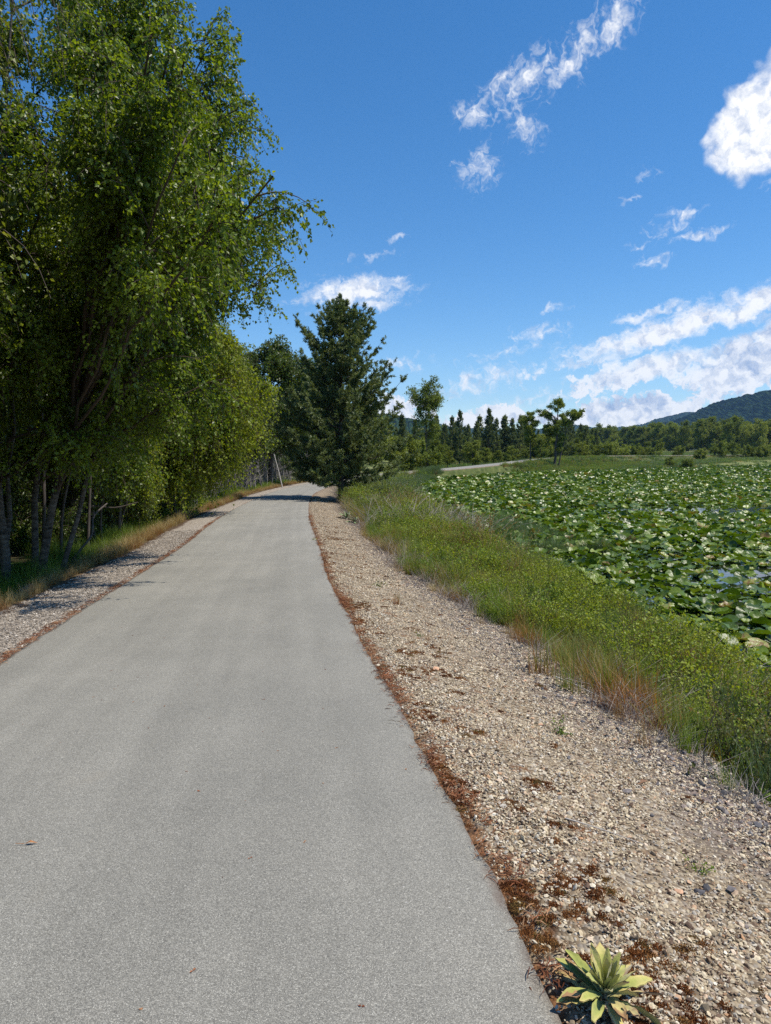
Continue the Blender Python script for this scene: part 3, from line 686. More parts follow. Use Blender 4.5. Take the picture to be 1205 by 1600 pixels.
def stick(name, pts, rad, mat, label, cat, group=None, base=None):
    pts = np.array(pts, float); b0 = pts[0].copy()
    P = catmull(pts, 4)[None] - b0; a = Acc()
    V, F = tubes(P, np.linspace(rad, rad * .55, P.shape[1])[None], 7); a.add(V, F)
    n = len(V) // 7; a.add(V[:7], np.array([[0, 1, 2, 3, 4, 5, 6]])[:, ::-1]); a.add(V[-7:], np.array([[0, 1, 2, 3, 4, 5, 6]]))
    return ob(name, a.build(name, mat, True), None, tuple(b0), label=label, category=cat, group=group)
M_PALE = mat_plain('weathered_wood', (.42, .38, .33), .8, .2, 9, .3)
M_OLDW = mat_plain('old_branch', (.08, .065, .05), .85, .3, 9, .3)
gp = lambda x, y, dz=0: (x, y, gz(x, y) + dz)
stick('leaning_pole', [gp(-8.1, 56, -.1), (-8.42, 56.05, .5), (-8.78, 56.1, 1.85)], .055, M_PALE, 'pale bleached pole leaning left out of the thicket beside the bend', 'pole')
stick('fallen_branch', [gp(-8.0, 21.0, -.1), (-7.6, 20.9, .25), (-7.2, 20.75, .9), (-6.95, 20.6, 1.5), (-6.9, 20.5, 2.0)], .038, M_OLDW, 'thin grey trunk leaning right over the grass in front of the dark wood', 'fallen branch')
stick('fallen_branch', [gp(-6.5, 14.2, .0), (-6.25, 14.5, -.35), (-6.15, 14.8, -.1), (-6.3, 15.3, .25), (-6.2, 15.8, .5)], .03, M_DB, 'crooked dark branch rising from the grass right of the birch stems', 'fallen branch')
stick('fallen_branch', [(-7.6, 17.0, .18), (-7.1, 17.2, .34), (-6.6, 17.3, .30), (-6.1, 17.5, .42)], .022, M_DB, 'grey dead limb sloping across the gap between the birch and shrubs', 'fallen branch')
stick('fallen_branch', [gp(-6.9, 12.4, .03), (-6.5, 12.35, gz(-6.5, 12.3) + .10), (-6.0, 12.4, gz(-6.0, 12.4) + .04)], .02, M_DB, 'short dark branch lying in the grass at the foot of the birch stems', 'fallen branch')
for i, (x, y, s, lab) in enumerate([(-10.5, 13.5, 1.0, 'dark slim trunk at far left behind the birch clump'), (-7.6, 15.6, .8, 'dark slim trunk standing right of the birch clump'), (-7.1, 16.8, .7, 'dark trunk standing before the sunny gap in the wood'), (-7.4, 19.6, .9, 'dark trunk right of the sunny gap in the wood'), (-8.1, 23.2, .8, 'dark trunk under the bright drooping tree'), (-6.9, 15.0, .6, 'thin dark stem closest to the right side of the birch clump'), (-8.6, 17.4, .8, 'dark stem half hidden behind the birch clump'), (-7.4, 18.4, .6, 'thin dark stem in the middle of the shady gap')]):
    stick('tree_trunk', [gp(x, y, -.1), (x + .1, y, gz(x, y) + 1.4), (x - .08 + .15 * i, y + .1, gz(x, y) + 3.6)], .06 * s, M_DB, lab, 'tree trunk', 'dark trunks in the left wood')

# ------------------------------------------------------------------ white pine beside the bend
def pine(seed, H, half, m_need, n_whorl, tuft_n, need_n, need_len, low=.9, trunk_r=.16, wn=6, needle_w=.012, taper=.78):
    r = rng(seed); tr = Acc(); K = 12; f = np.linspace(0, 1, K)
    P = np.zeros((1, K, 3)); P[0, :, 2] = -.3 + (H + .1) * f; P[0, :, :2] = np.cumsum(r.normal(0, .02, (K, 2)), 0)
    V, F = tubes(P, (trunk_r * (1 - .93 * f))[None], 9); tr.add(V, F)
    BP, BR = [], []; TP, TD = [], []
    for iw in range(n_whorl):
        z = low + (H - low - .35) * (iw + r.uniform(-.3, .3)) / n_whorl; fz = (z) / H
        Lb0 = half * (1 - max(0, (fz - .12) / .88)) ** taper * (.70 + .3 * min(1, fz / .2))
        for j in range(wn):
            a = r.uniform(0, 2 * np.pi); Lb = Lb0 * r.uniform(.45, 1.2) * (1 + .18 * math.sin(3 * a + iw * .7)) + .15
            up = .10 + .95 * fz + r.normal(0, .12); d = np.array([np.cos(a), np.sin(a), 0])
            t = np.linspace(0, 1, 6)[:, None]
            B = np.array([0, 0, z]) + d * Lb * t + np.array([0, 0, 1]) * Lb * (up * t - .25 * t + .33 * t ** 3)
            B[1:] += r.normal(0, .025, (5, 3)); BP.append(B); BR.append((.026 * Lb / half + .006) * (1 - .8 * t[:, 0]))
            ns = max(2, int(tuft_n * Lb / half))
            for s in range(ns):
                g = r.uniform(.22, 1.0) ** .8; p = np.array([np.interp(g, t[:, 0], B[:, q]) for q in range(3)])
                sdv = unit(r.normal(0, .35, 3) + d * .6 + np.cross(d, [0, 0, 1]) * r.choice([-1, 1]) * r.uniform(.3, 1.2) + np.array([0, 0, r.uniform(.0, .8)]))
                sl_ = r.uniform(.12, .5) * (.45 + .55 * Lb / half) * (1.15 - g * .5)
                for q in range(3):
                    TP.append(p + sdv * sl_ * (q + 1) / 3); TD.append(unit(sdv + r.normal(0, .25, 3)))
            TP.append(B[-1]); TD.append(unit(B[-1] - B[-2])); TP.append(B[-1] + unit(B[-1] - B[-2]) * .1); TD.append(unit(B[-1] - B[-2]))
    for q in range(7): TP.append(np.array([P[0, -1, 0], P[0, -1, 1], H - .35 - q * .13 + .2])); TD.append(np.array([0, 0, 1.]))
    V, F = tubes(np.array(BP), np.array(BR), 4); br = Acc(); br.add(V, F)
    TP = np.array(TP); TD = np.array(TD); n = len(TP)
    D = unit(TD[:, None, :] * .85 + r.normal(0, .62, (n, need_n, 3)))
    base = np.repeat(TP[:, None, :], need_n, 1) + TD[:, None, :] * r.uniform(-.08, .08, (n, need_n, 1)) * need_len * 8
    D = D.reshape(-1, 3); base = base.reshape(-1, 3); m = len(D); ln = need_len * r.uniform(.7, 1.2, m)
    V, F = leaves(base, D, r.normal(size=(m, 3)), ln, needle_w / need_len, .02)
    cr = Acc(); cr.add(V, F, np.clip(np.repeat(r.normal(.45, .2, n), need_n) + r.normal(0, .1, m), 0, 1))
    return [tr.build('trunk', M_DB, True)], br.build('branches', M_DB), cr.build('crown', m_need)
PX, PY = -2.45, 39.1
P_parts = pine(71, 10.7, 3.7, M_PINE, 34, 30, 18, .145, low=.95, trunk_r=.17, wn=9, needle_w=.018, taper=.7)
plant_tree('pine_tree', P_parts, (PX, PY, gz(PX, PY)), 'tall blue green pine standing alone right of the path at the bend', 'tree')

# ------------------------------------------------------------------ distant trees
fd = []
for i in range(4):
    fd.append(broadleaf(80 + i, [(0, 0, .3, 0, 7.5, .16)], [((0, 0, 5.6), (2.6 + .4 * i, 2.6, 3.6 - .4 * (i % 2)), 3), ((r.uniform(-1, 1), 0, 3.6), (2.6, 2.2, 2.2), 1.5)], 20, 7, 5, 9, .30, .7, .2, M_FAR[i % 2], M_DB, twigs=False, spread=1.2, trunk_sides=6))
bush = []
for i in range(3):
    bush.append(broadleaf(90 + i, [(0, 0, .2, 0, 2.0, .07)], [((0, 0, 1.9), (2.3, 2.1, 1.7), 3), ((.9 - i, 0, 1.5), (1.8, 1.6, 1.3), 1.2)], 14, 7, 5, 9, .22, .5, .2, M_FAR[i % 2], M_DB, twigs=False, spread=.9, trunk_sides=6))
fir = [pine(100 + i, 14, 2.1 + .35 * i, M_FIR, 20, 7, 5, .42, low=1.2, trunk_r=.2, wn=6, needle_w=.09, taper=1.05) for i in range(3)]
cotA = broadleaf(110, [(0, 0, .3, 0, 12.2, .22), (.6, .1, 2.2, .2, 10.0, .13)], [((0, 0, 11.6), (1.2, 1.1, 1.2), 2), ((3.2, .2, 10.2), (1.4, 1.0, .75), 1.5), ((-1.9, 0, 10.2), (1.1, 1.0, .8), 1), ((1.2, 0, 8.9), (1.4, 1.2, 1.2), 1.6), ((-.7, 0, 7.2), (1.4, 1.3, 1.5), 1.6), ((.6, 0, 4.8), (1.6, 1.3, 1.5), 1.5)], 62, 7, 7, 8, .19, .5, .3, M_FAR[0], M_DB, twigs=False, spread=.6)
cotB = broadleaf(111, [(0, 0, -.1, 0, 9.4, .16)], [((-.1, 0, 8.9), (1.1, 1.0, .9), 1.5), ((-1.7, 0, 8.4), (1.0, .8, .6), .9), ((.9, 0, 7.3), (.9, .8, .8), .8), ((-.2, 0, 5.4), (1.2, 1.2, 1.9), 1.6)], 40, 7, 7, 8, .19, .5, .3, M_FAR[0], M_DB, twigs=False, spread=.6)
tallT = broadleaf(112, [(0, 0, .2, 0, 12.0, .16)], [((0, 0, 11.4), (3.3, 2.6, 2.2), 3), ((0, 0, 8.6), (2.4, 2.0, 1.8), 1.5), ((0, 0, 6.0), (2.0, 1.8, 1.8), 1.0)], 50, 7, 6, 7, .18, .7, .3, M_FAR[0], M_DB, twigs=False, spread=1.0)
def wx(px, Y): return (px - 602.5) / 1111 * Y
plant_tree('cottonwood_tree', cotA, (wx(866, 140), 140, gz(wx(866, 140), 140)), 'taller of the two open crowned trees standing together across the pond', 'tree', None, 0, (1.25, 1.1, 1.05))
plant_tree('cottonwood_tree', cotB, (wx(829, 140), 140.5, gz(wx(829, 140), 140.5)), 'shorter narrow tree just left of its taller neighbour across the pond', 'tree', None)
plant_tree('cottonwood_tree', tallT, (wx(668, 122), 122, gz(wx(668, 122), 122)), 'tall thin topped tree rising above the treeline just right of the pine', 'tree', None, 0, 1.2)
far_first = {}
def fput(key, parts, name, cat, px, Y, sc, rz, label, group):
    x = wx(px, Y); z = gz(x, Y)
    if key not in far_first: far_first[key] = plant_tree(name, parts, (x, Y, z), label, cat, group, rz, sc); return
    dup(far_first[key], (x, Y, z), rz, sc, label, group)
ordn = ['first', 'second', 'third', 'fourth', 'fifth', 'sixth', 'seventh', 'eighth', 'ninth', 'tenth', 'eleventh', 'twelfth', 'thirteenth', 'fourteenth', 'fifteenth', 'sixteenth', 'seventeenth', 'eighteenth']
firs = [(628, 150, .80), (648, 175, .85), (694, 185, .85), (706, 190, .98), (718, 185, 1.0), (731, 180, .82), (744, 190, .92), (763, 200, 1.05), (775, 195, .90), (787, 200, 1.10), (799, 198, 1.0), (812, 205, 1.0), (884, 215, .88), (913, 225, .80), (930, 235, .78)]
r = rng(17)
for i, (px, Y, s) in enumerate(firs):
    fput('fir%d' % (i % 3), fir[i % 3], 'fir_tree', 'tree', px, Y, (s * .9, s * .9, s * r.uniform(.85, 1.08)), r.uniform(0, 6), 'dark pointed conifer, %s from the left in the treeline across the pond' % ordn[i], 'conifers in the treeline across the pond')
decs = [(622, 88, .52, 1), (640, 100, .62, 3), (655, 112, .55, 0), (684, 125, .62, 2), (700, 130, .5, 1), (738, 150, .75, 3), (757, 158, .58, 1), (776, 160, .55, 3), (800, 168, .62, 1), (822, 172, .55, 3), (845, 190, .7, 0), (892, 205, .62, 2), (905, 215, .66, 1), (940, 235, .7, 0), (955, 240, .78, 2), (972, 250, .75, 3), (1010, 280, .72, 0), (1030, 290, .78, 1)]
for i, (px, Y, s, v) in enumerate(decs):
    fput('dec%d' % v, fd[v], 'leafy_tree', 'tree', px, Y, (s * 1.1, s * 1.1, s * r.uniform(.9, 1.1)), r.uniform(0, 6), 'rounded leafy tree, %s from the left in the treeline beyond the pond' % ordn[i], 'leafy trees in the treeline beyond the pond')
bsh = [(640, 112, .75, 1), (667, 100, .85, 0), (745, 158, .7, 1), (793, 140, .45, 2), (940, 215, 1.0, 0), (962, 225, 1.25, 2), (985, 235, 1.05, 0), (1003, 240, .9, 1), (1022, 245, .85, 2), (1046, 172, .72, 2), (1073, 172, .82, 0), (1094, 235, .85, 1), (1120, 260, 1.2, 2), (1142, 265, 1.25, 0), (1165, 270, 1.1, 2), (1190, 262, 1.05, 1), (1215, 265, 1.2, 0), (1060, 270, 1.0, 1)]
for i, (px, Y, s, v) in enumerate(bsh):
    fput('bush%d' % v, bush[v], 'bush', 'bush', px, Y, s * (1.45 if Y > 200 else 1.1), r.uniform(0, 6), 'low rounded bush on the far bank, %s from the left behind the pond' % ordn[i], 'bushes on the far bank')
# ------------------------------------------------------------------ scattering of uncountable stuff
def scatter(name, protos, P, rot, scl, label, mat=None):
    """protos: list of meshes; one object whose node modifier instances them on its points"""
    c = bpy.data.collections.new('kit_' + name)
    for i, pm in enumerate(protos):
        o = bpy.data.objects.new('kit_%s_%d' % (name, i), pm); c.objects.link(o)
    n = len(P); me = bpy.data.meshes.new(name); me.vertices.add(n); me.vertices.foreach_set('co', np.asarray(P, np.float32).ravel())
    at = me.attributes.new('rot', 'FLOAT_VECTOR', 'POINT'); at.data.foreach_set('vector', np.asarray(rot, np.float32).ravel())
    at = me.attributes.new('scl', 'FLOAT_VECTOR', 'POINT'); s = np.asarray(scl, np.float32)
    if s.ndim == 1: s = np.repeat(s[:, None], 3, 1)
    at.data.foreach_set('vector', s.ravel())
    at = me.attributes.new('pick', 'INT', 'POINT'); at.data.foreach_set('value', rng(n).integers(0, len(protos), n).astype(np.int32))
    if mat: me.materials.append(mat)
    o = bpy.data.objects.new(name, me); COL.objects.link(o); o['kind'] = 'stuff'; o['label'] = label
    g = bpy.data.node_groups.new('scatter_' + name, 'GeometryNodeTree')
    g.interface.new_socket('Geometry', in_out='INPUT', socket_type='NodeSocketGeometry'); g.interface.new_socket('Geometry', in_out='OUTPUT', socket_type='NodeSocketGeometry')
    gi = g.nodes.new('NodeGroupInput'); go = g.nodes.new('NodeGroupOutput')
    ci = g.nodes.new('GeometryNodeCollectionInfo'); ci.inputs['Collection'].default_value = c; ci.inputs['Separate Children'].default_value = True; ci.inputs['Reset Children'].default_value = True
    ip = g.nodes.new('GeometryNodeInstanceOnPoints'); ip.inputs['Pick Instance'].default_value = True
    def na(nm, ty):
        q = g.nodes.new('GeometryNodeInputNamedAttribute'); q.data_type = ty; q.inputs['Name'].default_value = nm; return q.outputs[0]
    g.links.new(gi.outputs[0], ip.inputs['Points']); g.links.new(ci.outputs[0], ip.inputs['Instance'])
    g.links.new(na('pick', 'INT'), ip.inputs['Instance Index'])
    e2r = g.nodes.new('FunctionNodeEulerToRotation'); g.links.new(na('rot', 'FLOAT_VECTOR'), e2r.inputs[0]); g.links.new(e2r.outputs[0], ip.inputs['Rotation'])
    g.links.new(na('scl', 'FLOAT_VECTOR'), ip.inputs['Scale']); g.links.new(ip.outputs[0], go.inputs[0])
    m = o.modifiers.new('scatter', 'NODES'); m.node_group = g
    return o

def along(r, n, s0, s1, d0, d1, power=1.0):
    """random points beside the path: s metres beyond the camera row, d metres outside the right edge (negative: left edge)"""
    s = s0 + (s1 - s0) * r.random(n) ** power; q = s + S0
    u = r.random(n); d = d0 + (d1 - d0) * u; c = np.where(d >= 0, HALF + d, -HALF + d)
    it = lambda v: np.interp(q, arc, v)
    return it(PLf[:, 0]) + it(Nn[:, 0]) * c, it(PLf[:, 1]) + it(Nn[:, 1]) * c, s, d
S0 = float(arc[np.argmin(np.abs(PLf[:, 1]) + np.abs(PLf[:, 0] + 1))])

def mat_inst(name, stops, rough=.8, trans=0.0, spec=.3, tex=None, bump=0, rnd=0.0):
    m, t, b = new_mat(name)
    f = t.node('ShaderNodeObjectInfo').outputs['Random']
    if rnd: f = t.math('ADD', f, t.math('MULTIPLY', t.math('SUBTRACT', t.attr('rnd'), .5), rnd), clamp=True)
    c = t.ramp(f, stops)
    if tex:
        co = t.node('ShaderNodeTexCoord').outputs['Object']; n = t.noise(co, tex, 4, .6)
        c = t.mix(1.0, c, t.ramp(n, [(.3, (.7, .7, .7)), (.7, (1.2, 1.2, 1.2))]), 'MULTIPLY')
        if bump: t.l.new(t.bump(n, bump, .01), b.inputs['Normal'])
    t.l.new(c, b.inputs['Base Color']); b.inputs['Roughness'].default_value = rough; b.inputs['Specular IOR Level'].default_value = spec
    if trans:
        tr = t.node('ShaderNodeBsdfTranslucent'); t.l.new(c, tr.inputs[0]); mx = t.node('ShaderNodeMixShader'); mx.inputs[0].default_value = trans
        t.l.new(b.outputs[0], mx.inputs[1]); t.l.new(tr.outputs[0], mx.inputs[2]); t.l.new(mx.outputs[0], t.n['Material Output'].inputs[0])
    return m

# --- stones
import bmesh
def stone_mesh(seed, mat, sub=1, flat=.42):
    r = rng(seed); bm = bmesh.new(); bmesh.ops.create_icosphere(bm, subdivisions=sub, radius=.5)
    for v in bm.verts:
        v.co *= 1 + r.uniform(-.24, .24)
    for _ in range(8):     # broken facets
        n = Vector(rdir(r, 1)[0]); off = r.uniform(.20, .38)
        for v in bm.verts:
            q = v.co.dot(n)
            if q > off: v.co -= n * (q - off)
    sx, sy = r.uniform(.8, 1.2), r.uniform(.6, .9)
    for v in bm.verts: v.co = Vector((v.co.x * sx, v.co.y * sy, v.co.z * flat))
    me = bpy.data.meshes.new('stone'); bm.to_mesh(me); bm.free(); me.materials.append(mat); return me
M_STONE = mat_inst('gravel_stone', [(0, (.06, .04, .03)), (.12, (.15, .095, .062)), (.24, (.32, .245, .155)), (.40, (.50, .405, .26)), (.60, (.62, .525, .365)), (.74, (.34, .31, .27)), (.84, (.68, .60, .46)), (.92, (.44, .25, .13)), (1.0, (.78, .72, .58))], .85, tex=3.0)
M_STONEG = mat_inst('grey_gravel_stone', [(0, (.08, .065, .05)), (.2, (.19, .16, .13)), (.5, (.36, .315, .26)), (.75, (.27, .22, .17)), (1, (.60, .54, .46))], .85, tex=3.0)
M_STONED = mat_inst('coarse_stone', [(0, (.045, .045, .05)), (.35, (.12, .115, .12)), (.65, (.22, .19, .175)), (.85, (.30, .22, .17)), (1, (.42, .37, .32))], .85, tex=3.0)
st = [stone_mesh(200 + i, M_STONE) for i in range(6)]; stg = [stone_mesh(210 + i, M_STONEG) for i in range(4)]; std = [stone_mesh(220 + i, M_STONED) for i in range(5)]
def stones(name, protos, r, x, y, size, label, keep=None, sink=.15):
    z = ground_z(x, y)
    n = len(x); rot = np.stack([r.normal(0, .5, n), r.normal(0, .5, n), r.uniform(0, 6.28, n)], 1)
    return scatter(name, protos, np.stack([x, y, z + size * sink], 1), rot, size, label)
r = rng(301)
x, y, s, d = along(r, 200000, .6, 11, .02, 2.25, 1.35)
pat = vnoise(x, y, 2.6, 3); keep = ~((pat > .22) & (r.random(len(x)) < .62) & (d < 1.3)) & ~((d < .10 + .10 * pat) & (r.random(len(x)) < .7)) & (r.random(len(x)) > np.clip((d - 1.5) / 1.4, 0, .6))
x, y, d = x[keep], y[keep], d[keep]
stones('gravel', st, r, x, y, np.clip(r.lognormal(math.log(.0128), .4, len(x)), .005, .04), 'tan and cream crushed gravel on the shoulder right of the path')
x, y, s, d = along(r, 45000, 11, 40, .03, 2.0, 1.25)
keep = ~((vnoise(x, y, 2.6, 3) > .25) & (r.random(len(x)) < .6))
x, y = x[keep], y[keep]
stones('gravel', st, r, x, y, np.clip(r.lognormal(math.log(.024), .3, len(x)), .01, .05), 'tan gravel along the far stretch of the right shoulder')
x, y, s, d = along(r, 30000, 1.0, 20, .8, 3.4, 1.3)
keep = r.random(len(x)) < np.clip((d - 1.1) / .9, .05, 1)
x, y = x[keep], y[keep]
stones('rubble', std, r, x, y, np.clip(r.lognormal(math.log(.027), .42, len(x)), .01, .085), 'darker coarse rubble on the lower edge of the gravel shoulder', sink=.1)
x, y, s, d = along(r, 36000, 2.6, 20, -1.0, -.02, 1.2)
keep = ~((vnoise(x, y, 2.6, 3) > .1) & (r.random(len(x)) < .7) & (d < -.6))
x, y = x[keep], y[keep]
stones('gravel', stg, r, x, y, np.clip(r.lognormal(math.log(.021), .33, len(x)), .01, .05), 'pale grey gravel on the left verge of the path')

# single bigger stones one can point to
M_PINK = mat_plain('pink_stone', (.56, .33, .20), .8, .2, 30, .2); M_DKST = mat_plain('dark_stone', (.09, .085, .09), .8, .3, 30, .3); M_BRST = mat_plain('brown_stone', (.20, .11, .06), .85, .4, 30, .3)
def rock(x, y, size, seed, mat, label):
    me = stone_mesh(seed, mat, 2, .42); z = gz(x, y)
    o = ob('stone', me, None, (x, y, z + size * .12), seed * 1.3, size, label=label, category='stone')
rock(.41, 5.62, .095, 401, M_PINK, 'salmon pink flat stone lying on the gravel near the path edge')
rock(1.17, 5.85, .06, 402, M_PINK, 'small orange stone high on the gravel close to the dry grass')
rock(1.02, 4.55, .05, 403, M_PINK, 'orange stone below the small green weed on the gravel')
rock(1.38, 3.72, .06, 404, M_BRST, 'brown and orange broken stone in the middle of the lower gravel')
rock(2.02, 3.5, .07, 405, M_DKST, 'dark grey stone at the foot of the dark leafed shrubs')
rock(2.25, 3.35, .075, 406, M_PINK, 'orange stone near the right edge of the frame')
rock(1.10, 2.55, .05, 407, M_PINK, 'pale orange stone beside a dark one on the near gravel')
rock(1.19, 2.58, .06, 408, M_DKST, 'near black stone on the gravel by the right edge of the frame')
rock(.83, 5.3, .045, 409, M_DKST, 'dark brown lump on the gravel right of the salmon pink stone')

# --- reddish needle litter beside the asphalt
def sliver(seed, m):
    r = rng(seed); a = Acc(); n = 14
    P = np.zeros((n, 3, 3)); t = np.linspace(0, 1, 3)
    p0 = np.concatenate([r.normal(0, .022, (n, 2)), r.uniform(.0, .012, (n, 1))], 1); dv = rdir(r, n) * np.array([1, 1, .2]) * r.uniform(.02, .045, (n, 1))
    P = p0[:, None] + dv[:, None] * t[None, :, None] + np.array([0, 0, .004]) * (1 - (2 * t - 1) ** 2)[None, :, None]
    V, F = tubes(P, np.array([.001, .0014, .0008])[None], 3); a.add(V, F); return a.build('litter', m)
M_LIT = mat_inst('needle_litter', [(0, (.10, .03, .012)), (.5, (.24, .085, .035)), (1, (.36, .20, .10))], .9)
M_MOSS = mat_inst('brown_moss', [(0, (.14, .045, .012)), (.5, (.26, .095, .025)), (.85, (.32, .15, .045)), (1, (.21, .15, .045))], .95, tex=4)
lit = [sliver(230 + i, M_LIT) for i in range(4)]
def moss_mesh(seed):
    r = rng(seed); n = 170; a = Acc(); p = np.concatenate([r.normal(0, .3, (n, 2)), np.zeros((n, 1))], 1); p[:, 2] = .12 * np.exp(-(p[:, 0] ** 2 + p[:, 1] ** 2) * 4)
    V, F = leaves(p, np.array([0, 0, 1.]) + r.normal(0, .5, (n, 3)), rdir(r, n), .16, .3); a.add(V, F); return a.build('moss', M_MOSS)
mos = [moss_mesh(240 + i) for i in range(3)]
x, y, s, d = along(r, 2600, .5, 26, -.015, .10, 1.4); k = r.random(len(x)) < .10 + .9 * np.clip(vnoise(x, y, 1.9, 3) * 2.2, 0, 1) * np.clip(1.3 - d * 9, 0, 1); x, y = x[k], y[k]; x2, y2, _, _ = along(r, 500, 3, 24, -.06, .01, 1.4)
x = np.concatenate([x, x2]); y = np.concatenate([y, y2]); z = np.maximum(ground_z(x, y), 0 * x - 9); dd, zp = path_sd(x, y); z = np.where(np.abs(dd) < HALF + .02, zp + .004, z + .004)
scatter('needle_litter', lit, np.stack([x, y, z], 1), np.stack([0 * x, 0 * x, r.uniform(0, 6.28, len(x))], 1), r.uniform(.6, 1.5, len(x)), 'rusty brown needles gathered along the edges of the asphalt')
x, y, s, d = along(r, 26000, .6, 22, .02, 1.5, 1.35)
nn = vnoise(x, y, 4.2, 4); keep = (nn + .25 * vnoise(x + 9, y, .9, 2) > .14 + .34 * np.clip(d / 1.1, 0, 1) + .25 * (s < 2.6) * (d > .45)) & (r.random(len(x)) < .55)
x, y = x[keep], y[keep]
scatter('moss', mos, np.stack([x, y, ground_z(x, y) - .002], 1), np.stack([0 * x, 0 * x, r.uniform(0, 6.28, len(x))], 1), r.uniform(.022, .055, len(x)), 'rust brown moss in patches over the gravel')

n = 260; yb = .9 + 24 * r.random(n) ** 1.6; dd_ = r.uniform(-1.4, 1.4, n); j_ = np.interp(yb + S0, arc, np.arange(L)); ji = j_.astype(int)
xb = PLf[ji, 0] + Nn[ji, 0] * dd_; yb2 = PLf[ji, 1] + Nn[ji, 1] * dd_; zb = PLf[ji, 2] + .012 * (1 - (dd_ / 1.5) ** 2) + .001
def crumb(seed, m):
    q = rng(seed); a = Acc(); V, F = leaves(np.zeros((2, 3)), rdir(q, 2) * np.array([1, 1, .1]), np.array([[0, 0, 1.], [.2, 0, 1.]]), .011, .3, .2); a.add(V, F); return a.build('crumb', m)
scatter('leaf_crumbs', [crumb(701, M_LIT), crumb(702, M_LIT), stone_mesh(703, M_STONE)], np.column_stack([xb, yb2, zb]), np.column_stack([0 * xb, 0 * xb, r.uniform(0, 6.28, n)]), np.column_stack([r.uniform(.4, 1.2, n)] * 3) * np.where(rng(n).integers(0, 3, n) == 2, .006, 1.0)[:, None], 'scattered crumbs of leaf and grit on the asphalt')

# --- grass and low shrubs
def blades(seed, mats, n, h, spread, width, lean, mi=None, K=4, stemh=None):
    r = rng(seed); a = Acc()
    p0 = np.concatenate([r.normal(0, spread, (n, 2)), np.full((n, 1), -.02)], 1)
    dr = r.uniform(0, 6.28, n); ln = np.abs(r.normal(0, lean, n)); hh = h * r.uniform(.45, 1.15, n)
    t = np.linspace(0, 1, K)[None, :, None]
    dv = np.stack([np.cos(dr), np.sin(dr), 0 * dr], 1)[:, None]
    C = p0[:, None] + np.array([0, 0, 1.]) * hh[:, None, None] * (t - .25 * ln[:, None, None] * t ** 2) + dv * (hh * ln)[:, None, None] * t ** 1.8
    sd_ = np.stack([-np.sin(dr + r.normal(0, .8, n)), np.cos(dr), 0 * dr], 1)[:, None]
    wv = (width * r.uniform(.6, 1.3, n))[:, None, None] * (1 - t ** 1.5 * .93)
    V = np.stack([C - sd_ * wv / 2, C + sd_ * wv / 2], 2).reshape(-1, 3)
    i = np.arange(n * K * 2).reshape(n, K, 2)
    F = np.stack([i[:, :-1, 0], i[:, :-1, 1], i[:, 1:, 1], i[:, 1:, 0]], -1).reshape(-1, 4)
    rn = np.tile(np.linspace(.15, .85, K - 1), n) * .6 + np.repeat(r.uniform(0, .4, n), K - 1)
    a.add(V, F, rn); return a
def shrublet(seed, mleaf, h=.55, rad=.24, n=24, nl=18, leaf=.034):
    r = rng(seed); a = Acc(); K = 5; t = np.linspace(0, 1, K)[None, :, None]
    p0 = np.concatenate([r.normal(0, rad * .35, (n, 2)), np.full((n, 1), -.03)], 1)
    dv = np.concatenate([r.normal(0, rad * .75, (n, 2)), h * r.uniform(.5, 1.15, (n, 1))], 1)
    f = lambda t: p0[:, None] + dv[:, None] * t + np.array([0, 0, -1.]) * .06 * t ** 2
    V, F = tubes(f(t), np.linspace(.003, .0012, K)[None], 3); a.add(V, F, None, 1)
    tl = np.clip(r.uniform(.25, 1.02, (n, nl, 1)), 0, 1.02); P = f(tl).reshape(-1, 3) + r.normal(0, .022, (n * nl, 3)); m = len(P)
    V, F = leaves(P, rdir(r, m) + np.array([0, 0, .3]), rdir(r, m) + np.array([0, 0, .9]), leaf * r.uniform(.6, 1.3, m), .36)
    a.add(V, F, np.clip(tl.reshape(-1) ** 1.6 * .85 + r.uniform(-.05, .3, m), 0, 1), 0)  # leaf colour darkens down the stem, painting in the shade low inside the clump
    return a.build('shrublet', [mleaf, M_TWIG])
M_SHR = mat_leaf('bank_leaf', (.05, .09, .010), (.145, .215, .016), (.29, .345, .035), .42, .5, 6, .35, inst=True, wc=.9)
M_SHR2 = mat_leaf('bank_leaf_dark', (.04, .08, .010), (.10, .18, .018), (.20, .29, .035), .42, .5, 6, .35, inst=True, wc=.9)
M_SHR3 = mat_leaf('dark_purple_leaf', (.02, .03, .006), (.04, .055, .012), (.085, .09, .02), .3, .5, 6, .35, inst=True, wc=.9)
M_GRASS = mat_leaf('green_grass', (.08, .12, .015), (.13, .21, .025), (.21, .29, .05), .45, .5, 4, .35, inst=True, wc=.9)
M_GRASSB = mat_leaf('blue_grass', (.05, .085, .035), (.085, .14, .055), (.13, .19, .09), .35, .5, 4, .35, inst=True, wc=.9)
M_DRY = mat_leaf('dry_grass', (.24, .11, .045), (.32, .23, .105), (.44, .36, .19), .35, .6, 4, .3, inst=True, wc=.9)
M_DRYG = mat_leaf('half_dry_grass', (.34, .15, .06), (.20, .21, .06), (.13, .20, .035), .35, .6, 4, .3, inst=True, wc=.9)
M_SHR4 = mat_leaf('grey_green_leaf', (.04, .065, .03), (.09, .135, .06), (.17, .22, .11), .35, .55, 3, .3)
M_GREYT = mat_plain('dead_stalk', (.32, .28, .25), .9, .3, 9)
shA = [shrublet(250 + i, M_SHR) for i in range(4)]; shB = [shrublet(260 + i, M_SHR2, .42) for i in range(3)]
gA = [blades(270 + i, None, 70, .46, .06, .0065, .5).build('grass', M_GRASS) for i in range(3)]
gB = [blades(275 + i, None, 90, .42, .09, .006, .35).build('grass', M_GRASSB) for i in range(2)]
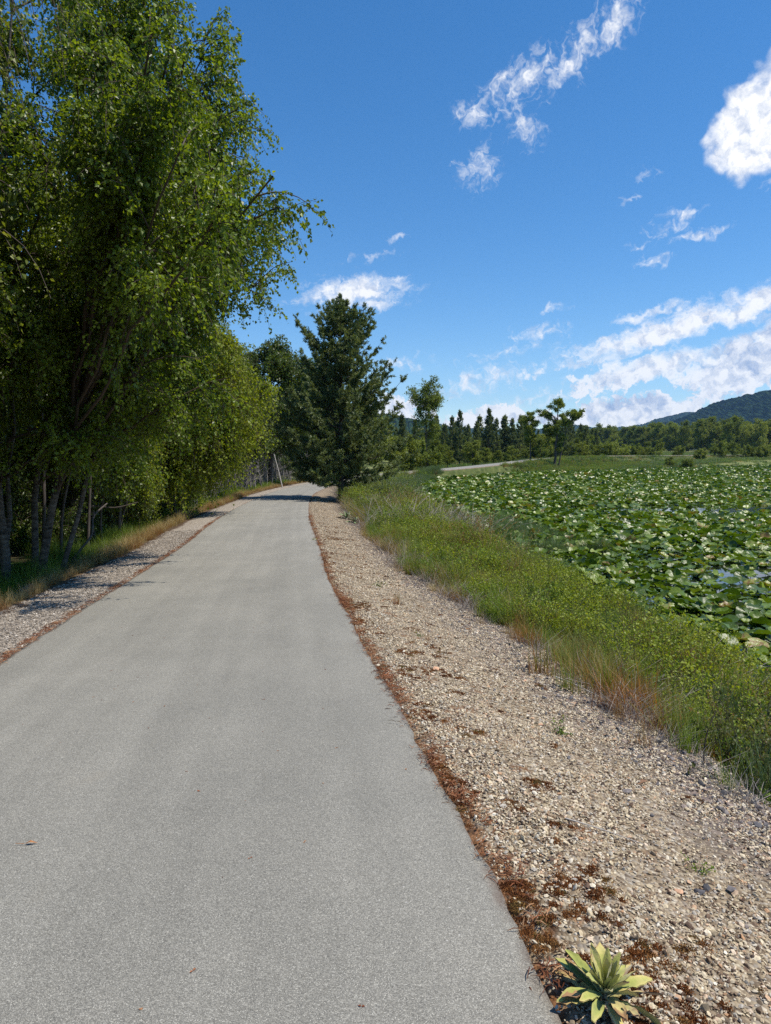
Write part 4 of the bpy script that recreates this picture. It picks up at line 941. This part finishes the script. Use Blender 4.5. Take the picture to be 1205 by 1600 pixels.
gD = [blades(280 + i, None, 60, .40, .07, .0045, .55).build('grass', M_DRY) for i in range(3)]
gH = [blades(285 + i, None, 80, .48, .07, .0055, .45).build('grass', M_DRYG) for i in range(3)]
def tangle(seed):
    r = rng(seed); a = Acc(); n = 40; t = np.linspace(0, 1, 5)[None, :, None]
    p0 = np.concatenate([r.normal(0, .1, (n, 2)), np.zeros((n, 1))], 1)[:, None]; dv = np.concatenate([r.normal(0, .2, (n, 2)), r.uniform(.1, .38, (n, 1))], 1)[:, None]
    V, F = tubes(p0 + dv * t + np.concatenate([r.normal(0, .07, (n, 1, 2)), np.zeros((n, 1, 1))], 2) * t ** 2, np.linspace(.0028, .0012, 5)[None], 3); a.add(V, F); return a.build('tangle', M_GREYT)
tg = [tangle(290 + i) for i in range(3)]
def seedstalks(seed):
    r = rng(seed); a = Acc(); n = 16; t = np.linspace(0, 1, 5)[None, :, None]
    p0 = np.concatenate([r.normal(0, .08, (n, 2)), np.zeros((n, 1))], 1)[:, None]; dv = np.concatenate([r.normal(0, .12, (n, 2)), r.uniform(.45, .75, (n, 1))], 1)[:, None]
    f = lambda t: p0 + dv * t + dv * np.array([1, 1, 0]) * t ** 2
    V, F = tubes(f(t), np.linspace(.002, .001, 5)[None], 3); a.add(V, F)
    P = f(r.uniform(.75, 1, (n, 14, 1))).reshape(-1, 3); m = len(P); V, F = leaves(P, rdir(r, m) + np.array([0, 0, 1.2]), rdir(r, m), .022, .22); a.add(V, F, r.random(m)); return a.build('seed_stalks', M_DRY)
seedm = seedstalks(299)
def veg(name, protos, r, x, y, smin, smax, label, lod=True):
    Z, D, Pd = ground_z(x, y, True); k = (Pd > -.5)
    x, y, Z = x[k], y[k], Z[k]; n = len(x)
    sc = r.uniform(smin, smax, n) * (1 + .75 * np.clip(vnoise(x, y, .95, 2), -.8, 1)) * (.72 + .28 * np.clip((y - 6) / 9, 0, 1))
    scatter(name, protos, np.stack([x, y, Z - .01], 1), np.stack([r.normal(0, .1, n), r.normal(0, .1, n), r.uniform(0, 6.28, n)], 1), np.stack([sc * r.uniform(.85, 1.2, n), sc * r.uniform(.85, 1.2, n), sc], 1), label)
r = rng(310)
def bankpts(n, s0, s1, d0, d1, pw, jit=.35):
    x, y, s, d = along(r, n, s0, s1, d0, d1, pw)
    e0 = 1.95 + .35 * vnoise(s, s * 0, .45, 3) - .25 * np.clip((s - 6) / 8, 0, 1)       # wavering lower edge of the gravel
    return x, y, s, d, e0
x, y, s, d, e0 = bankpts(2100, 1.5, 32, 1.7, 5.0, 1.25)
k = (d > e0 + .45) & (vnoise(x, y, .8, 2) > -.35); veg('ground_cover', shA, r, x[k], y[k], .45, 1.05, 'yellow green leafy ground cover thick on the bank above the pond')
x, y, s, d, e0 = bankpts(1700, 1.5, 36, 1.8, 5.2, 1.2)
k = (d > e0 + .25) & (vnoise(x, y, .8, 2) < .25); veg('ground_cover', shB, r, x[k], y[k], .4, 1.05, 'mid green leafy plants mixed through the bank cover')
x, y, s, d, e0 = bankpts(800, 1.5, 36, 1.4, 4.8, 1.2)
k = (d > e0) & ((vnoise(x, y, .9, 2) < .15) | (d < e0 + .7)); veg('grass', gA, r, x[k], y[k], .6, 1.35, 'fresh green grass standing among the bank plants')
x, y, s, d, e0 = bankpts(1300, 4.5, 40, 1.2, 3.1, 1.1)
k = (d > e0 - .15) & (d < e0 + .65) & (vnoise(x, y, .9, 2) > -.3); veg('grass', gD, r, x[k], y[k], .5, 1.0, 'dry straw and rust coloured grass along the top of the bank')
k = (d > e0 + .1) & (d < e0 + 1.2) & (r.random(len(x)) < .5); veg('grass', gH, r, x[k], y[k], .6, 1.05, 'half dry grass, green above and rust red at its base')
x, y, s, d, e0 = bankpts(700, 1.5, 34, 1.4, 4.4, 1.1)
k = (d > e0 - .1); veg('dead_stalks', tg, r, x[k], y[k], .5, 1.1, 'grey tangles of dead stalks between the bank plants')
x, y, s, d, e0 = bankpts(2600, 1.5, 40, 2.0, 4.6, 1.2)
k = (vnoise(x + 3, y, .55, 3) > .02); veg('grass', gD + gH, r, x[k], y[k], .8, 1.35, 'patches of dry grass through the bank plants')
x, y, s, d, e0 = bankpts(1500, 3, 40, 2.6, 5.0, 1.2)
k = (vnoise(x + 31, y, .5, 3) > .15); veg('sedge', gB + [seedm], r, x[k], y[k], .7, 1.2, 'blue green grass with seed heads low on the bank')
# farther bank, up to and past the pine
x, y, s, d, e0 = bankpts(4200, 30, 78, 1.5, 7.5, 1.0)
k = (d > e0 + .3) & (np.hypot(x - PX, y - PY) > .6); veg('ground_cover', shA + shB, r, x[k], y[k], .6, 1.3, 'bushy green cover on the bank beyond the near stretch')
x, y, s, d, e0 = bankpts(600, 22, 78, 1.4, 6.0, 1.0)
k = (d > e0) & (vnoise(x, y, .3, 2) > -.1); veg('dead_stalks', tg, r, x[k], y[k], 1.2, 2.2, 'brown and grey dead stalks among the farther bank plants')
x, y, s, d, e0 = bankpts(2200, 24, 78, 1.2, 7.0, 1.0)
k = d > e0; veg('grass', gA + gH + gD, r, x[k], y[k], 1.0, 1.7, 'mixed green and dry grass on the farther bank')
x, y, s, d, e0 = bankpts(7000, 74, 215, .6, 13, 1.0)
veg('ground_cover', shB + gA + gD + gH, r, x, y, 1.0, 1.7, 'rough grass and weeds on the embankment across the pond')
# bluish sedge at the water's edge
r = rng(320); n = 5200
i = r.integers(0, 10, n); tt = r.random(n); a = POND[i]; b = POND[i + 1]; p = a + (b - a) * tt[:, None]; p = p + r.normal(0, .5, (n, 2))
k = (p[:, 1] > 3) & ((vnoise(p[:, 0], p[:, 1], .35, 2) > .05) | (p[:, 1] > 55)) ; p = p[k]
Z = np.maximum(ground_z(p[:, 0], p[:, 1]), WATER - .25)
fs = np.clip(p[:, 1] / 35, .8, 1.7)
scatter('sedge', gB, np.column_stack([p, Z]), np.stack([0 * Z, 0 * Z, r.uniform(0, 6.28, len(Z))], 1), r.uniform(.8, 1.3, len(Z)) * fs, 'blue green sedge standing along the edge of the pond')
q = np.column_stack([r.uniform(2.6, 6.8, 420), r.uniform(19, 30, 420)]); q = q[(np.abs(q[:, 0] - 4.2 + (q[:, 1] - 24) * .12) < 1.5)]
scatter('sedge', gB, np.column_stack([q, np.full(len(q), WATER - .1)]), np.stack([0 * q[:, 0], 0 * q[:, 0], r.uniform(0, 6.28, len(q))], 1), r.uniform(.9, 1.4, len(q)), 'patch of blue green sedge standing out in the pond shallows')
# left verge grass
r = rng(330)
x, y, s, d = along(r, 3000, 2.0, 70, -2.3, -.9, 1.5); k = d < -1.0 - .25 * vnoise(x, y, .7, 2)
k2 = k & (d > -1.85); veg('grass', gD, r, x[k2], y[k2], .45, .95, 'dry tan grass along the left verge')
x, y, s, d = along(r, 2300, 2.0, 70, -3.4, -1.75, 1.5); veg('grass', gA, r, x, y, .6, 1.1, 'green grass at the edge of the wood left of the path')
x, y, s, d = along(r, 2600, 2.0, 60, -16, -3.0, 1.3); k = vnoise(x, y, .25, 2) > .05; veg('grass', gA, r, x[k], y[k], .8, 1.5, 'green undergrowth on the floor of the left wood')
# meadow beyond the pond
r = rng(340); n = 16000
Y = 115 + 380 * r.random(n) ** 1.4; X = Y * r.uniform(.02, .66, n); sdm = pond_sd(X, Y); dm, _ = path_sd(X, Y); k = (sdm > .3) & (np.abs(dm) > 3); X, Y = X[k], Y[k]
tall = blades(295, None, 46, .55, .45, .05, .3, K=3).build('reed', M_GRASSB); tall2 = blades(296, None, 46, .5, .5, .05, .4, K=3).build('reed', M_SHR2); tall3 = blades(297, None, 40, .4, .5, .05, .5, K=3).build('reed', M_DRYG)
scatter('reeds', [tall, tall, tall2, tall3], np.column_stack([X, Y, ground_z(X, Y)]), np.stack([0 * X, 0 * X, r.uniform(0, 6.28, len(X))], 1), np.column_stack([np.clip(Y / 110, 1, 3)] * 2 + [r.uniform(.8, 1.6, len(X))]), 'reeds and marsh grass over the flats beyond the pond')
# far wood at the foot of the hill
r = rng(350)
X = []; 
n = 520; Yw = r.uniform(430, 760, n); Xw = Yw * r.uniform(.27, .75, n)
k = (Yw > 430 + 260 * np.clip((.50 - Xw / Yw) / .25, 0, 1)); Xw, Yw = Xw[k], Yw[k]
far_tree = [p[2] for p in fd]
scatter('far_wood', far_tree, np.column_stack([Xw, Yw, ground_z(Xw, Yw) - 1.5]), np.stack([0 * Xw, 0 * Xw, r.uniform(0, 6.28, len(Xw))], 1), r.uniform(1.9, 2.9, len(Xw)), 'broad band of leafy wood at the foot of the forested hill')
n = 500; Yw = r.uniform(200, 420, n); Xw = Yw * r.uniform(-.1, .34, n)
k = (pond_sd(Xw, Yw) > 25) & (np.abs(path_sd(Xw, Yw)[0]) > 8) & (Xw / Yw < .30 + .0 * Yw); Xw, Yw = Xw[k], Yw[k]
scatter('far_wood', far_tree + [fir[0][2]], np.column_stack([Xw, Yw, ground_z(Xw, Yw) - .5]), np.stack([0 * Xw, 0 * Xw, r.uniform(0, 6.28, len(Xw))], 1), r.uniform(.7, 1.1, len(Xw)), 'mixed wood filling the ground behind the treeline')
n = 260; Xw = r.uniform(-60, 6, n); Yw = r.uniform(84, 150, n); k = (np.abs(path_sd(Xw, Yw)[0]) > 7) & (Xw < -9 + (Yw - 70) * .12); Xw, Yw = Xw[k], Yw[k]
scatter('far_wood', far_tree, np.column_stack([Xw, Yw, ground_z(Xw, Yw)]), np.stack([0 * Xw, 0 * Xw, r.uniform(0, 6.28, len(Xw))], 1), r.uniform(.9, 1.3, len(Xw)), 'dense wood behind the pine and the bend of the path')

# ------------------------------------------------------------------ lily pads
def pad_mat(name, stops):
    m, t, b = new_mat(name)
    co = t.node('ShaderNodeTexCoord').outputs['Object']
    f = t.math('ADD', t.node('ShaderNodeObjectInfo').outputs['Random'], t.math('MULTIPLY', t.math('SUBTRACT', t.noise(co, 5, 4, .6), .5), .5), clamp=True)
    c = t.ramp(f, stops); t.l.new(c, b.inputs['Base Color'])
    b.inputs['Roughness'].default_value = .36; b.inputs['Specular IOR Level'].default_value = .5
    t.l.new(t.bump(t.noise(co, 7, 4, .6), .35, .03), b.inputs['Normal'])
    tr = t.node('ShaderNodeBsdfTranslucent'); t.l.new(t.mix(1., c, (1.2, 1.3, .4), 'MULTIPLY'), tr.inputs[0]); mx = t.node('ShaderNodeMixShader'); mx.inputs[0].default_value = .22
    t.l.new(b.outputs[0], mx.inputs[1]); t.l.new(tr.outputs[0], mx.inputs[2]); t.l.new(mx.outputs[0], t.n['Material Output'].inputs[0])
    return m
M_PAD = pad_mat('lily_pad_green', [(0, (.035, .07, .006)), (.35, (.08, .135, .010)), (.7, (.14, .21, .018)), (.92, (.20, .26, .03)), (.985, (.30, .28, .07)), (1, (.22, .13, .04))])
def pad_mesh(seed):
    """heart shaped pond leaf, unit long, cupped, wavy, on a short stalk"""
    r = rng(seed); n = 26; rings = [0.0, .35, .7, 1.0]
    th = np.linspace(-np.pi + .22, np.pi - .22, n)
    rr = .5 * (1 - .18 * np.cos(th) * 0 + .10 * np.cos(th)) * (1 - .45 * np.exp(-((np.abs(th) - np.pi) / .28) ** 2))
    cup = r.uniform(-.2, .5); fold = r.uniform(-.1, .55); w1, w2 = r.uniform(0, 6, 2); amp = r.uniform(.02, .07)
    V = []
    for q in rings:
        x = rr * np.cos(th) * q; y = rr * np.sin(th) * .86 * q
        z = cup * (x ** 2 + y ** 2) * 1.6 + fold * np.abs(y) * .5 * q + amp * q ** 2 * np.sin(3 * th + w1) + .6 * amp * q ** 2 * np.sin(7 * th + w2)
        V.append(np.stack([x, y, z], 1))
    V = np.concatenate(V); i = np.arange(len(rings) * n).reshape(-1, n)
    F = np.stack([i[:-1, :-1], i[:-1, 1:], i[1:, 1:], i[1:, :-1]], -1).reshape(-1, 4)
    a = Acc(); a.add(V, F)
    V2, F2 = tubes(np.array([[[0, 0, 0], [.03, 0, -.3], [.05, .02, -.8]]]), np.array([[.018, .02, .02]]), 5); a.add(V2, F2)
    return a.build('lily_pad', M_PAD, True)
pads = [pad_mesh(500 + i) for i in range(10)]
r = rng(510)
def pad_points(n, y0, y1, wmax, dens_noise=True):
    Y = y0 + (y1 - y0) * r.random(n) ** .9; X = 2 + (wmax * Y + 6) * r.random(n)
    k = pond_sd(X, Y) < -.25; X, Y = X[k], Y[k]
    if dens_noise:
        g = vnoise(X, Y * .55, .16, 3)
        ch = np.exp(-((Y - 36.5 - 1.5 * vnoise(X, X * 0, .12, 2)) / 2.7) ** 2) * (1.1 + .9 * vnoise(X, Y * 0, .2, 2))
        ch2 = np.exp(-((Y - 16.5 - .25 * (X - 7)) / 4.0) ** 2) * np.exp(-((X - 8) / 3.2) ** 2) * (.22 + .7 * vnoise(X, Y, .6, 2))
        keep = r.random(len(X)) > np.clip(.08 + .5 * np.clip(g - .12, 0, 1) + ch + ch2, 0, .97)
        X, Y = X[keep], Y[keep]
    return X, Y
def pad_xf(n, flatp=.30):
    flat = r.random(n) < flatp
    tilt = np.where(flat[:, None], r.normal(0, .05, (n, 2)), r.normal(0, .27, (n, 2)))
    h = np.where(flat, .012, r.uniform(.02, .15, n))
    return h, np.column_stack([tilt, r.uniform(0, 6.28, n)])
# nearest band: dense, the first 300 in view are things
X, Y = pad_points(9500, 1.5, 20, .70)
h, rot = pad_xf(len(X)); sz = r.uniform(.20, .38, len(X))
inview = (np.abs(X / Y) < .56) & (Y > 6.0)
rankv = np.where(inview, sz / Y, -1); order = np.argsort(-rankv); sel = order[:300]; rest = order[300:]
for i in sel:
    i = int(i)
    o = ob('lily_pad', pads[i % 10], None, (X[i], Y[i], WATER + h[i]), 0, float(sz[i]), label='glossy green lily pad in the nearest stretch of the pond below the bank', category='lily pad', group='lily pads nearest the bank')
    o.rotation_euler = tuple(rot[i])
scatter('lily_pads', pads, np.column_stack([X, Y, WATER + h])[rest], rot[rest], sz[rest], 'more lily pads spreading across the near pond')
X, Y = pad_points(20000, 20, 52, .66); h, rot = pad_xf(len(X)); scatter('lily_pads', pads, np.column_stack([X, Y, WATER + h]), rot, r.uniform(.27, .50, len(X)), 'dense lily pads covering the middle of the pond')
X, Y = pad_points(52000, 50, 245, .66, False); h, rot = pad_xf(len(X), .15); g = np.clip(Y / 60, 1, 2.4); scatter('lily_pads', pads, np.column_stack([X, Y, WATER + h * 1.2]), rot, r.uniform(.4, .6, len(X)) * g, 'lily pads covering the far side of the pond')

# ------------------------------------------------------------------ mullein rosettes
def mul_mat(name, a, b_, c_):
    m, t, b = new_mat(name)
    co = t.node('ShaderNodeTexCoord').outputs['Object']; n = t.noise(co, 14, 5, .65)
    f = t.math('ADD', t.math('MULTIPLY', n, .7), t.math('MULTIPLY', t.attr('rnd'), .55))
    col = t.ramp(f, [(.3, a), (.55, b_), (.8, c_), (.93, (.30, .17, .07))]); t.l.new(col, b.inputs['Base Color'])
    b.inputs['Roughness'].default_value = .85; b.inputs['Sheen Weight'].default_value = .25; b.inputs['Specular IOR Level'].default_value = .25
    t.l.new(t.bump(t.noise(co, 90, 3, .6), .5, .004), b.inputs['Normal'])
    return m
M_MUL = mul_mat('mullein_leaf', (.17, .21, .05), (.33, .34, .085), (.52, .43, .16))
M_MULG = mul_mat('mullein_leaf_green', (.10, .16, .06), (.17, .24, .09), (.27, .33, .15))
def mul_leaf(seed, ln, wd, up, curl, mat, dry=0.0):
    r = rng(seed); K = 12; C = 7; t = np.linspace(0, 1, K); c = np.linspace(-1, 1, C)
    wprof = wd * (np.sin(np.pi * np.clip(t ** .85, 0, 1)) ** .75 * (.35 + .75 * t) + .10 * (1 - t))
    wprof[-1] = .002
    ang = up - curl * t; dx = np.cumsum(np.cos(ang)) / K * ln; dz = np.cumsum(np.sin(ang)) / K * ln
    tw = r.normal(0, .7); V = np.zeros((K, C, 3))
    for i in range(K):
        a = tw * t[i]; fold = .38 * (1 - .5 * t[i])
        V[i, :, 0] = dx[i] - np.abs(c) * 0; V[i, :, 1] = c * wprof[i] * np.cos(a); V[i, :, 2] = dz[i] + np.abs(c) * wprof[i] * fold + c * wprof[i] * np.sin(a) + .05 * wd * np.sin(9 * t[i] + 3 * c + seed)
    i = np.arange(K * C).reshape(K, C); F = np.stack([i[:-1, :-1], i[:-1, 1:], i[1:, 1:], i[1:, :-1]], -1).reshape(-1, 4)
    rn = np.repeat(np.linspace(.1, 1, K - 1) ** 2, C - 1) * r.uniform(.2, .95) + dry + np.tile(np.abs(np.linspace(-1, 1, C - 1)) ** 2 * .2, K - 1)
    V[:, :, 2] += .05 * wd * r.normal(size=(K, 1)) ; V[:, [0, -1], 2] += .12 * wd * r.normal(size=(K, 2)); V = V.reshape(-1, 3); V2 = V - np.array([0, 0, .0025])
    a = Acc(); a.add(V, F, rn); a.add(V2, F[:, ::-1], rn)
    return a.build('leaf', mat, True)
def mullein(x, y, seed, n, ln, label, mat, rz=0, sc=1.0):
    r = rng(seed); z = gz(x, y); e = empty('mullein_plant', (x, y, z), label, 'plant', 'woolly rosette plants on the gravel', rz, sc)
    for i in range(n):
        f = i / n; l_ = ln * (1.0 - .55 * f) * r.uniform(.85, 1.1)
        up = .15 + 1.25 * f + r.normal(0, .1); cu = (1 - f) * r.uniform(.1, 1.5) + r.uniform(-.2, .2)
        o = ob('leaf', mul_leaf(seed * 40 + i, l_, l_ * r.uniform(.11, .17), up, cu, mat, (r.random() < .55) * .6 * (f < .4)), e); o.rotation_euler = (0, 0, i * 2.399 + r.normal(0, .15)); o.location = (0, 0, .012 + .03 * f)
    return e
mullein(.61, 1.87, 3, 40, .19, 'pale woolly leaved rosette plant growing against the path edge in the near gravel', M_MUL)
mullein(-1.42, 26.0, 5, 22, .50, 'large green rosette plant on the right shoulder before the pine', M_MULG)
mullein(-1.05, 24.6, 9, 18, .42, 'second green rosette plant just in front of the large one by the shoulder', M_MULG)
mullein(-1.72, 16.9, 7, 12, .17, 'tiny yellowish rosette plant on the right edge of the path, midway to the pine', M_MUL)

# ------------------------------------------------------------------ single tufts and weeds on the gravel
def tuft(x, y, proto, sc, label, cat='grass tuft', name='grass_tuft'):
    ob(name, proto, None, (x, y, gz(x, y) - .005), x * 7, sc, label=label, category=cat, group='single tufts at the foot of the bank')
tuft(1.42, 6.35, gH[0], 1.05, 'tall tuft, green above and rust red below, farthest of those in front of the bank')
tuft(1.55, 5.85, gH[1], .95, 'rust footed grass tuft beside the bleached stick')
tuft(1.83, 5.35, gH[2], 1.05, 'tall green grass tuft standing on bare gravel nearest the middle of the bank')
tuft(2.0, 4.85, gH[0], .9, 'rust red grass tuft just left of the dark leafed shrubs')
tuft(1.66, 4.5, gD[1], .55, 'flattened patch of dry orange grass on the gravel')
tuft(.15, 9.1, gH[1], .5, 'small dry tuft alone in the gravel beyond the salmon pink stone')
tuft(.42, 6.9, gD[0], .3, 'very small tan tuft on the gravel near the bank')
weedm = shrublet(601, M_SHR2, .18, .09, 10, 10, .02)
for x, y, sc, lab in [(1.10, 4.42, .8, 'small upright green weed alone on the gravel'), (1.27, 2.75, .55, 'tiny low green weed on the near gravel at right'), (.33, 7.0, .5, 'sparse little weed high on the gravel slope'), (-.1, 10.6, .9, 'little green weed halfway along the gravel shoulder')]:
    tuft(x, y, weedm, sc, lab, 'weed', 'weed')
# dark leafed shrubs at the right edge
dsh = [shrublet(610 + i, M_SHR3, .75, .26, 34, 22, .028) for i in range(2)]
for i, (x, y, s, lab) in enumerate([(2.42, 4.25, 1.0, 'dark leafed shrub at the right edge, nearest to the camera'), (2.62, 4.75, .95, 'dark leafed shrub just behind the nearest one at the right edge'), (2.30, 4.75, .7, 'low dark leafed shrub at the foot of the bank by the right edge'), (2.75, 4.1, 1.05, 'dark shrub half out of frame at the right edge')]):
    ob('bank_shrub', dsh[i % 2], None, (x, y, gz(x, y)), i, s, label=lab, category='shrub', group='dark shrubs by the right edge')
bsm = [shrublet(620 + i, (M_SHR4, M_BIRCH, M_SHR4)[i], 1.5, .6, 60, 34, .05) for i in range(3)]
for i, (x, y, s, lab) in enumerate([(.45, 34.5, 1.1, 'tall light green bush on the bank right of the pine foot'), (-1.2, 33.0, .75, 'low twiggy bush at the foot of the pine'), (1.2, 37.0, .9, 'bush behind the tall light green bush on the bank'), (-.4, 37.5, 1.0, 'bush tucked under the right side of the pine'), (.2, 52.0, 1.1, 'rounded bush by the pond edge beyond the pine'), (-.3, 30.0, .5, 'small grey green bush behind the leafy clumps on the bank')]):
    ob('bank_bush', bsm[i % 3], None, (x, y, gz(x, y)), i, s, label=lab, category='bush', group='bushes around the foot of the pine')
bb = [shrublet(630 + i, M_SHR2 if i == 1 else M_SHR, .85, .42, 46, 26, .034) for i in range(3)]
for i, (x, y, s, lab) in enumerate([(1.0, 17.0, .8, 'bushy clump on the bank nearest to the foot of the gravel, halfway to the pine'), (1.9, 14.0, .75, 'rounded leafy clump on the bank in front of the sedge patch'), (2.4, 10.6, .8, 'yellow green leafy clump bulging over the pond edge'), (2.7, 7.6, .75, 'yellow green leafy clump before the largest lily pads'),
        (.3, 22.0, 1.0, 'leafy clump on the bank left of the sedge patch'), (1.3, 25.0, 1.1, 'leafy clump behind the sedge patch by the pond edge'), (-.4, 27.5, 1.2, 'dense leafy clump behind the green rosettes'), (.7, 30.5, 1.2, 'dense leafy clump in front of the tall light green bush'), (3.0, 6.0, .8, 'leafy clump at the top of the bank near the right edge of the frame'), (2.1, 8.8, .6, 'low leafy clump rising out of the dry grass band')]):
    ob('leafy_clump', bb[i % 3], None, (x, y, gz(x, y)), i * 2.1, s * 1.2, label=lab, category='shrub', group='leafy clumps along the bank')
stick('bleached_stick', [(1.50, 6.15, gz(1.5, 6.15) + .03), (1.62, 5.95, gz(1.62, 5.95) + .035), (1.80, 5.62, gz(1.8, 5.62) + .02)], .008, M_PALE, 'thin bleached stick lying on the gravel between the grass tufts', 'stick')
stick('dead_twig', [(.78, 2.98, gz(.78, 2.98) + .02), (.92, 2.93, gz(.92, 2.93) + .025), (1.08, 2.86, gz(1.08, 2.86) + .02)], .003, M_PALE, 'thin straw coloured twig on the near gravel above the woolly plant', 'twig')
stick('dead_twig', [(1.98, 4.3, gz(1.98, 4.3)), (2.0, 4.32, gz(2, 4.3) + .18), (2.07, 4.35, gz(2, 4.3) + .34)], .005, M_TWIG, 'dark bare twig standing in front of the dark leafed shrubs', 'twig')
M_DL = mat_plain('dead_leaf', (.32, .14, .05), .8, .3, 30)
a = Acc(); V, F = leaves(np.zeros((1, 3)), np.array([[1., .1, .0]]), np.array([[0, 0, 1.]]), .05, .16, .2); a.add(V, F); V, F = tubes(np.array([[[0, 0, 0.002], [-.02, 0, .004], [-.035, .004, .003]]]), np.array([[.0012, .001, .001]]), 4); a.add(V, F)
zz = path_sd(np.array([-1.41]), np.array([2.67]))[1][0]
ob('dead_leaf', a.build('dead_leaf', M_DL), None, (-1.41, 2.67, zz + .016), .1, 1.0, label='small curled brown leaf lying on the asphalt at lower left', category='leaf')
# dark root lump at the left verge
me = stone_mesh(640, M_DB, 2, 1.3); ob('stump', me, None, (-5.15, 10.1, gz(-5.15, 10.1) + .08), 0, (.22, .2, .3), label='dark broken stump in the litter of the left verge near the birch', category='stump')
# ------------------------------------------------------------------ haze
hx0, hx1, hy0, hy1, hz0, hz1 = -6500, 9000, -60, 7500, -30, 640
me = mesh('haze', [(hx0, hy0, hz0), (hx1, hy0, hz0), (hx1, hy1, hz0), (hx0, hy1, hz0), (hx0, hy0, hz1), (hx1, hy0, hz1), (hx1, hy1, hz1), (hx0, hy1, hz1)],
          np.array([[0, 3, 2, 1], [4, 5, 6, 7], [0, 1, 5, 4], [1, 2, 6, 5], [2, 3, 7, 6], [3, 0, 4, 7]]), [])
m = bpy.data.materials.new('haze'); m.use_nodes = True; m.node_tree.nodes.clear()
pv = m.node_tree.nodes.new('ShaderNodeVolumePrincipled'); pv.inputs['Color'].default_value = (.34, .58, 1.0, 1); pv.inputs['Density'].default_value = 0.00005; pv.inputs['Anisotropy'].default_value = .2
mo = m.node_tree.nodes.new('ShaderNodeOutputMaterial'); m.node_tree.links.new(pv.outputs[0], mo.inputs['Volume']); me.materials.append(m)
ob('haze', me, kind='stuff', label='thin blue haze over the far hills')
